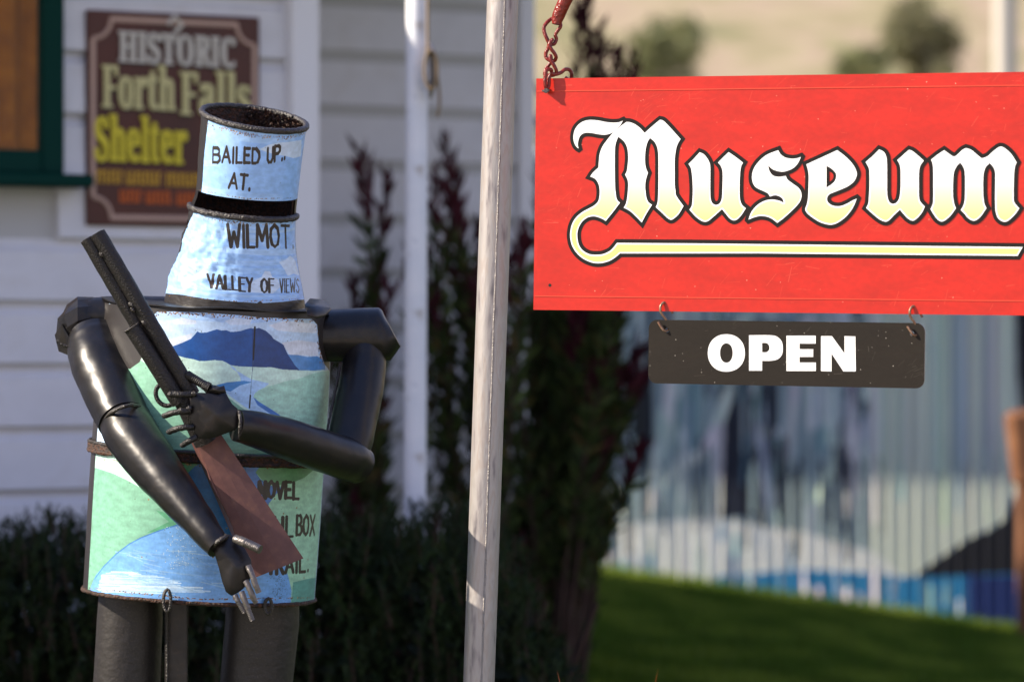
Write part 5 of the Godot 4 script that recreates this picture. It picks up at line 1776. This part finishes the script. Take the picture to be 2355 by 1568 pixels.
	bar("upper_arm", [fg(213, 772, 0.050), fg(218, 795, 0.068), fg(228, 835, 0.105), fg(250, 890, 0.15), fg(271, 938, 0.19), fg(283, 968, 0.214)], [0.050, 0.0565, 0.0585, 0.0565, 0.0535, 0.052], M.black, t, 44, 8, 0.0, true, 1.0, 0.0012)
	bar("forearm", [fg(283, 962, 0.206), fg(301, 1000, 0.238), fg(345, 1060, 0.290), fg(395, 1125, 0.343), fg(443, 1185, 0.390), fg(478, 1230, 0.424), fg(502, 1258, 0.440)], [0.051, 0.054, 0.049, 0.042, 0.034, 0.0285, 0.025], M.black, t, 44, 8, 0.0, true, 1.0, 0.0012)
	var elbow := []
	for i in 15:
		var a := lerpf(0.15, 1.0, i / 14.0)
		elbow.append(fg(lerpf(232, 326, i / 14.0), 985.0 - 58.0 * sin(a * PI * 0.62) + 6.0 * (i / 14.0), 0.225 + 0.058 * sin(i / 14.0 * PI)))
	bar("elbow_weld", elbow, [0.0036], M.weld, t, 8, 0, 0.0012)
	var under := []
	for i in 30:
		var f := i / 29.0
		under.append(fg(lerpf(247, 372, f), lerpf(1000, 1132, f) + 6.0 * sin(f * 5.0), 0.262 + 0.060 * f))
	bar("forearm_seam", under, [0.0034], M.weld, t, 8, 0, 0.0014)
	var seam2 := []
	for i in 40:
		var f := i / 39.0
		seam2.append(fg(lerpf(166, 240, f) + 4.0 * sin(f * 3.0), lerpf(815, 985, f), lerpf(0.085, 0.215, f)))
	bar("arm_seam", seam2, [0.0028], M.weld, t, 7, 0, 0.0010)
	var seam3 := []
	for i in 40:
		var f := i / 39.0
		seam3.append(fg(lerpf(781, 748, f), lerpf(838, 1008, f), lerpf(0.062, 0.150, f)))
	bar("arm_seam", seam3, [0.0026], M.weld, t, 7, 0, 0.0009)
	var R5 := [0.0, 1047.5, 3.0137]
	var hand := Node3D.new()
	hand.name = "hand"
	t.add_child(hand, true)
	hand_plate(hand, R5, [1478, 575, 1530, 553, 1590, 545, 1640, 590, 1690, 640, 1735, 720, 1745, 800, 1722, 880, 1680, 925, 1640, 955, 1600, 972, 1562, 945, 1535, 870, 1510, 770, 1472, 645], 0.445, Vector2(0.0, 0.00008), 0.004)
	rod(hand, "thumb", R5, [1625, 575, 1700, 605], [0.455, 0.468], [0.0085, 0.0088], M.steel)
	rod(hand, "thumb_thread", R5, [1698, 604, 1800, 652], [0.468, 0.482], [0.0088], M.steel, 9)
	rod(hand, "finger", R5, [1715, 765, 1745, 830, 1765, 890, 1790, 950], [0.455, 0.462, 0.464, 0.462], [0.0062, 0.0058, 0.0060, 0.0052], M.steel)
	rod(hand, "finger", R5, [1700, 870, 1725, 920, 1745, 970, 1770, 1022], [0.455, 0.460, 0.460, 0.456], [0.0060, 0.0056, 0.0058, 0.0050], M.steel)
	rod(hand, "finger", R5, [1670, 945, 1690, 1000, 1715, 1060], [0.452, 0.456, 0.456], [0.0058, 0.0058, 0.0054], M.steel)
	rod(hand, "finger_thread", R5, [1712, 1056, 1745, 1142], [0.456, 0.454], [0.0052], M.steel, 8)
	rod(hand, "finger", R5, [1625, 965, 1645, 1010], [0.448, 0.450], [0.0052, 0.0052], M.steel)
	rod(hand, "finger_thread", R5, [1644, 1008, 1690, 1085], [0.450, 0.448], [0.0050], M.steel, 7)
	var wr := []
	for i in 11:
		var f := i / 10.0
		wr.append(fg(lerpf(484, 520, f), lerpf(1258, 1232, f), 0.442 + 0.020 * sin(f * PI)))
	bar("wrist_weld", wr, [0.0045], M.weld, hand, 8, 0, 0.0016)
	# --- arm on the shaded side
	bar("shoulder_tube", [fg(690, 772, 0.02), fg(760, 771, 0.02), fg(830, 770, 0.02), fg(868, 770, 0.02), fg(888, 772, 0.02), fg(903, 764, 0.02)], [0.052, 0.0525, 0.0535, 0.054, 0.051, 0.032], M.black, t, 40, 0, 0.0, true, 1.0, 0.0012)
	bar("upper_arm", [fg(840, 800, 0.03), fg(836, 850, 0.045), fg(822, 930, 0.085), fg(806, 1010, 0.125), fg(797, 1058, 0.145)], [0.042, 0.0455, 0.0465, 0.0455, 0.042], M.black, t, 44, 8, 0.0, true, 1.0, 0.0010)
	bar("forearm", [fg(827, 1071, 0.130), fg(796, 1055, 0.160), fg(720, 1030, 0.240), fg(640, 1003, 0.308), fg(575, 984, 0.358), fg(543, 978, 0.374)], [0.0375, 0.0430, 0.0415, 0.039, 0.034, 0.031], M.black, t, 44, 8, 0.0, true, 1.0, 0.0010)
	var ew := []
	for i in 14:
		var f := i / 13.0
		ew.append(fg(lerpf(752, 832, f), lerpf(1015, 1050, f) + 10.0 * sin(f * PI), 0.175 + 0.012 * sin(f * PI)))
	bar("elbow_weld", ew, [0.0032], M.weld, t, 8, 0, 0.0012)
	var R8 := [335.2, 824.0, 6.069]
	var hand2 := Node3D.new()
	hand2.name = "hand"
	t.add_child(hand2, true)
	hand_plate(hand2, R8, [600, 492, 720, 478, 860, 482, 1000, 500, 1110, 482, 1150, 560, 1200, 640, 1272, 702, 1290, 830, 1272, 960, 1235, 1000, 1080, 1060, 960, 1105, 850, 1122, 715, 1115, 660, 1000, 620, 890, 602, 760, 612, 620], 0.385, Vector2(0.0, 0.0), 0.004)
	hand_plate(hand2, R8, [800, 450, 830, 400, 880, 362, 960, 375, 1030, 395, 1085, 378, 1115, 480, 1060, 520, 940, 510, 830, 480], 0.377, Vector2(0.0, 0.0), 0.004, "thumb_plate")
	rod(hand2, "thumb", R8, [880, 410, 800, 370], [0.382, 0.380], [0.0095, 0.0092], M.gun)
	rod(hand2, "thumb_thread", R8, [805, 372, 570, 225], [0.380, 0.369], [0.0088], M.gun, 10)
	rod(hand2, "finger", R8, [640, 505, 500, 505, 350, 500], [0.387, 0.395, 0.391], [0.0058, 0.0058, 0.0066], M.gun)
	rod(hand2, "finger", R8, [610, 735, 470, 745, 360, 765, 245, 805], [0.387, 0.393, 0.389, 0.373], [0.0066, 0.0062, 0.0060, 0.0056], M.gun)
	rod(hand2, "finger", R8, [650, 960, 520, 965, 400, 990, 310, 1030], [0.385, 0.391, 0.385, 0.369], [0.0066, 0.0062, 0.0060, 0.0056], M.gun)
	rod(hand2, "finger", R8, [700, 1095, 620, 1140, 560, 1175, 500, 1215], [0.383, 0.385, 0.379, 0.367], [0.0064, 0.0060, 0.0058, 0.0052], M.gun)
	for q in [[335, 498, 0.393], [660, 495, 0.391], [595, 700, 0.391], [480, 730, 0.395]]:
		var c := fg(R8[0] + q[0] / R8[2], R8[1] + q[1] / R8[2], q[2])
		bar("weld_spot", [c + Vector3(-0.005, 0, 0), c, c + Vector3(0.005, 0.001, 0)], [0.003, 0.0065, 0.003], M.weld, hand2, 8, 0, 0.001)
	var w2 := []
	for i in 10:
		var f := i / 9.0
		w2.append(fg(548.0 + 4.0 * sin(f * PI), lerpf(946, 1008, f), 0.385 + 0.012 * sin(f * PI)))
	bar("wrist_weld", w2, [0.0034], M.weld, hand2, 8, 0, 0.0012)
	# --- legs down to the ground
	var floor_v := 784.0 + CAM_Y * FOC / D_FIG
	bar("leg", [fg(299, 1372, 0.0), fg(297, 1420, 0.0), fg(290, 1568, 0.0), fg(282, floor_v, 0.0)], [0.064, 0.0665, 0.067, 0.067], M.leg, t, 22, 0, 0.0008, true, 1.1)
	bar("leg", [fg(603, 1378, -0.02), fg(602, 1430, -0.02), fg(588, 1568, -0.02), fg(570, floor_v, -0.02)], [0.074, 0.0745, 0.073, 0.072], M.leg, t, 22, 0, 0.0008, true, 1.0)
	var st := begin(false)
	var pa := fg(405, 1376, 0.06)
	var pb := fg(403, floor_v, 0.06)
	add_box(st, Transform3D(Basis.IDENTITY, (pa + pb) / 2.0), Vector3(0.046, pa.y - pb.y, 0.012), 0.002)
	obj("centre_bar", st, M.black, t)
	bar("tie_rod", [fg(383, 1398, 0.085), fg(384, floor_v, 0.075)], [0.003], M.weld, t, 8)
	for q in [[383.0, 1356.0, 1406.0, 0.238], [616.0, 1376.0, 1412.0, 0.19]]:
		var loop := PackedVector3Array()
		for i in 14:
			var a := TAU * i / 14.0
			loop.append(fg(q[0] + 8.5 * sin(a), lerpf(q[1], q[2], 0.5 + 0.5 * cos(a)), q[3]))
		var ls := begin()
		tube(ls, loop, PackedFloat32Array([0.0034]), 8, false, true, 0.0004)
		obj("ring", ls, M.weld, t)

func build_gun() -> void:
	var base := fg(430, 900, 0.29)
	var t := thing("shotgun", "rough black double barrelled gun with flat brown stock held by the figure", "gun")
	bar("barrel", [fg(222, 536, 0.402), fg(300, 669, 0.387), fg(370, 789, 0.372), fg(441, 908, 0.356)], [0.0158], M.gun, t, 18, 6, 0.0005)
	bar("barrel", [fg(199, 549, 0.396), fg(270, 672, 0.382), fg(335, 783, 0.368)], [0.0142], M.gun, t, 18, 6, 0.0005)
	bar("sleeve", [fg(302, 752, 0.382), fg(350, 826, 0.374), fg(412, 925, 0.358)], [0.0166], M.gun, t, 18, 6, 0.0005)
	# muzzle mouths
	for q in [[222.0, 536.0, 0.402, 0.0108], [199.0, 549.0, 0.396, 0.0095]]:
		var a := fg(q[0], q[1], q[2])
		var dir := (fg(222, 536, 0.402) - fg(300, 669, 0.387)).normalized()
		bar("muzzle", [a, a + dir * 0.0012], [q[3]], M.dark, t, 14)
	var sl := PackedVector3Array()
	var d2 := (fg(302, 752, 0.382) - fg(350, 826, 0.374)).normalized()
	var s1 := d2.cross(Vector3(0, 0, 1)).normalized()
	var s2 := d2.cross(s1)
	for i in 16:
		var a := TAU * i / 16.0
		sl.append(fg(302, 752, 0.382) + (s1 * cos(a) + s2 * sin(a)) * 0.0162)
	var rs := begin()
	tube(rs, sl, PackedFloat32Array([0.0022]), 8, false, true)
	obj("sleeve_lip", rs, M.weld, t)
	for q in [[232, 585, 0.406], [300, 700, 0.394], [304, 712, 0.393], [330, 742, 0.390]]:
		var c := fg(q[0], q[1], q[2])
		bar("weld_spot", [c + Vector3(-0.004, 0.004, 0), c, c + Vector3(0.004, -0.004, 0)], [0.002, 0.0055, 0.002], M.weld, t, 8, 0, 0.001)
	# trigger guard: a bent strap
	var gd := PackedVector3Array()
	for i in 20:
		var a := TAU * i / 20.0
		gd.append(fg(379 + 22.0 * cos(a) + 4.0 * sin(a), 908 + 25.0 * sin(a), 0.307))
	var gs := begin()
	tube(gs, gd, PackedFloat32Array([0.0045]), 8, false, true)
	obj("trigger_guard", gs, M.gun, t)
	bar("action", [fg(415, 905, 0.352), fg(440, 955, 0.346), fg(470, 1018, 0.333)], [0.020, 0.021, 0.022], M.gun, t, 10, 0, 0.001)
	# stock: a folded sheet, widening to the butt
	var st := begin(false)
	var front := [fg(445, 1006, 0.318), fg(508, 1000, 0.318), fg(697, 1284, 0.318), fg(586, 1328, 0.318)]
	var rear := [fg(437, 1014, 0.262), fg(505, 1004, 0.262), fg(690, 1286, 0.262), fg(575, 1328, 0.262)]
	for i in 4:
		var j := (i + 1) % 4
		quad(st, front[j], front[i], rear[i], rear[j])
	# front face in strips with a slight bow
	for a in 10:
		for b in 4:
			var q := []
			for e in [[a, b], [a, b + 1], [a + 1, b + 1], [a + 1, b]]:
				var f: float = e[0] / 10.0
				var g: float = e[1] / 4.0
				var p: Vector3 = front[0].lerp(front[3], f).lerp(front[1].lerp(front[2], f), g)
				q.append(p + Vector3(0, 0, 0.004 * sin(g * PI)))
			quad(st, q[0], q[1], q[2], q[3])
	quad(st, rear[1], rear[0], rear[3], rear[2])
	obj("stock", st, M.brown, t)
	var ed := []
	for i in 34:
		var f := i / 33.0
		ed.append(fg(lerpf(445, 584, f) + 3.0 * sin(f * 13.0), lerpf(1008, 1326, f), 0.314))
	bar("stock_edge", ed, [0.0032], M.brown, t, 7, 0, 0.0012)

# ------------------------------------------------------------------ foreground plant and grass
func build_strappy_plant() -> void:
	var base := Vector3(0.18, 0, -7.15)
	var t := thing("strappy_plant", "strap leaved plant with orange leaf tips at the foot of the sign post", "plant", Transform3D(Basis.IDENTITY, base))
	var m := mat(Color(1, 1, 1), 0.5)
	m.vertex_color_use_as_albedo = true
	m.backlight_enabled = true
	m.backlight = Color(0.35, 0.2, 0.06)
	var tips := [px(1281, 1541, 7.2) - base, px(1514, 1536, 7.1) - base]
	for i in 18:
		var a := i * 2.4
		tips.append(Vector3(cos(a) * rng.randf_range(0.12, 0.34), rng.randf_range(0.38, 0.66), sin(a) * 0.25))
	for tip in tips:
		var st := begin()
		var foot := Vector3(tip.x * 0.12, 0, tip.z * 0.12)
		var path := smooth_path(pv([foot, foot.lerp(tip, 0.55) + Vector3(-tip.x * 0.18, 0.08, 0), tip]), 7)
		var side := Vector3(tip.z, 0, -tip.x).normalized()
		if absf(side.x) < 0.35:
			side = (side + Vector3(0.6, 0, 0)).normalized()
		for k in path.size() - 1:
			var f := float(k) / (path.size() - 1)
			var g := float(k + 1) / (path.size() - 1)
			var wa := 0.013 * (1.0 - f * f)
			var wb := 0.013 * (1.0 - g * g)
			var ca := Color(0.05, 0.10, 0.025).lerp(Color(0.55, 0.12, 0.02), smoothstep(0.75, 1.0, f))
			var cb := Color(0.05, 0.10, 0.025).lerp(Color(0.55, 0.12, 0.02), smoothstep(0.75, 1.0, g))
			for e in [[path[k] - side * wa, ca], [path[k] + side * wa, ca], [path[k + 1] + side * wb, cb], [path[k] - side * wa, ca], [path[k + 1] + side * wb, cb], [path[k + 1] - side * wb, cb]]:
				st.set_color(e[1])
				st.add_vertex(e[0])
		obj("leaf", st, m, t)

func build_grass() -> void:
	var st := begin(false)
	for i in 7:
		var a := i * 0.9
		var o := Vector3(cos(a) * 0.012, 0, sin(a) * 0.012)
		var tip := o + Vector3(cos(a) * rng.randf_range(0.01, 0.03), rng.randf_range(0.035, 0.06), sin(a) * 0.02)
		var s := Vector3(-sin(a), 0, cos(a)) * 0.0022
		st.add_vertex(o - s)
		st.add_vertex(tip)
		st.add_vertex(o + s)
	st.generate_normals()
	var mm := MultiMesh.new()
	mm.transform_format = MultiMesh.TRANSFORM_3D
	mm.use_colors = true
	mm.mesh = st.commit()
	mm.instance_count = 42000
	for i in mm.instance_count:
		var z := -13.6 - 7.4 * rng.randf()
		var x := rng.randf_range(-0.6, 3.4)
		var b := Basis(Vector3.UP, rng.randf() * TAU).scaled(Vector3.ONE * rng.randf_range(0.7, 1.5))
		mm.set_instance_transform(i, Transform3D(b, Vector3(x, ground_y(x, z), z)))
		var patch := clampf(0.5 + 0.9 * dents3.get_noise_2d(x * 1.7, z * 1.1), 0.0, 1.0)
		mm.set_instance_color(i, tint(Color(0.062, 0.115, 0.006).lerp(Color(0.17, 0.23, 0.024), patch * patch), 0.35))
	var o := MultiMeshInstance3D.new()
	o.name = "lawn_grass"
	o.multimesh = mm
	o.material_override = M.leaf
	add_child(o)
	o.set_meta("label", "short green lawn grass in front of the painted shed")
	o.set_meta("category", "grass")
	o.set_meta("kind", "stuff")
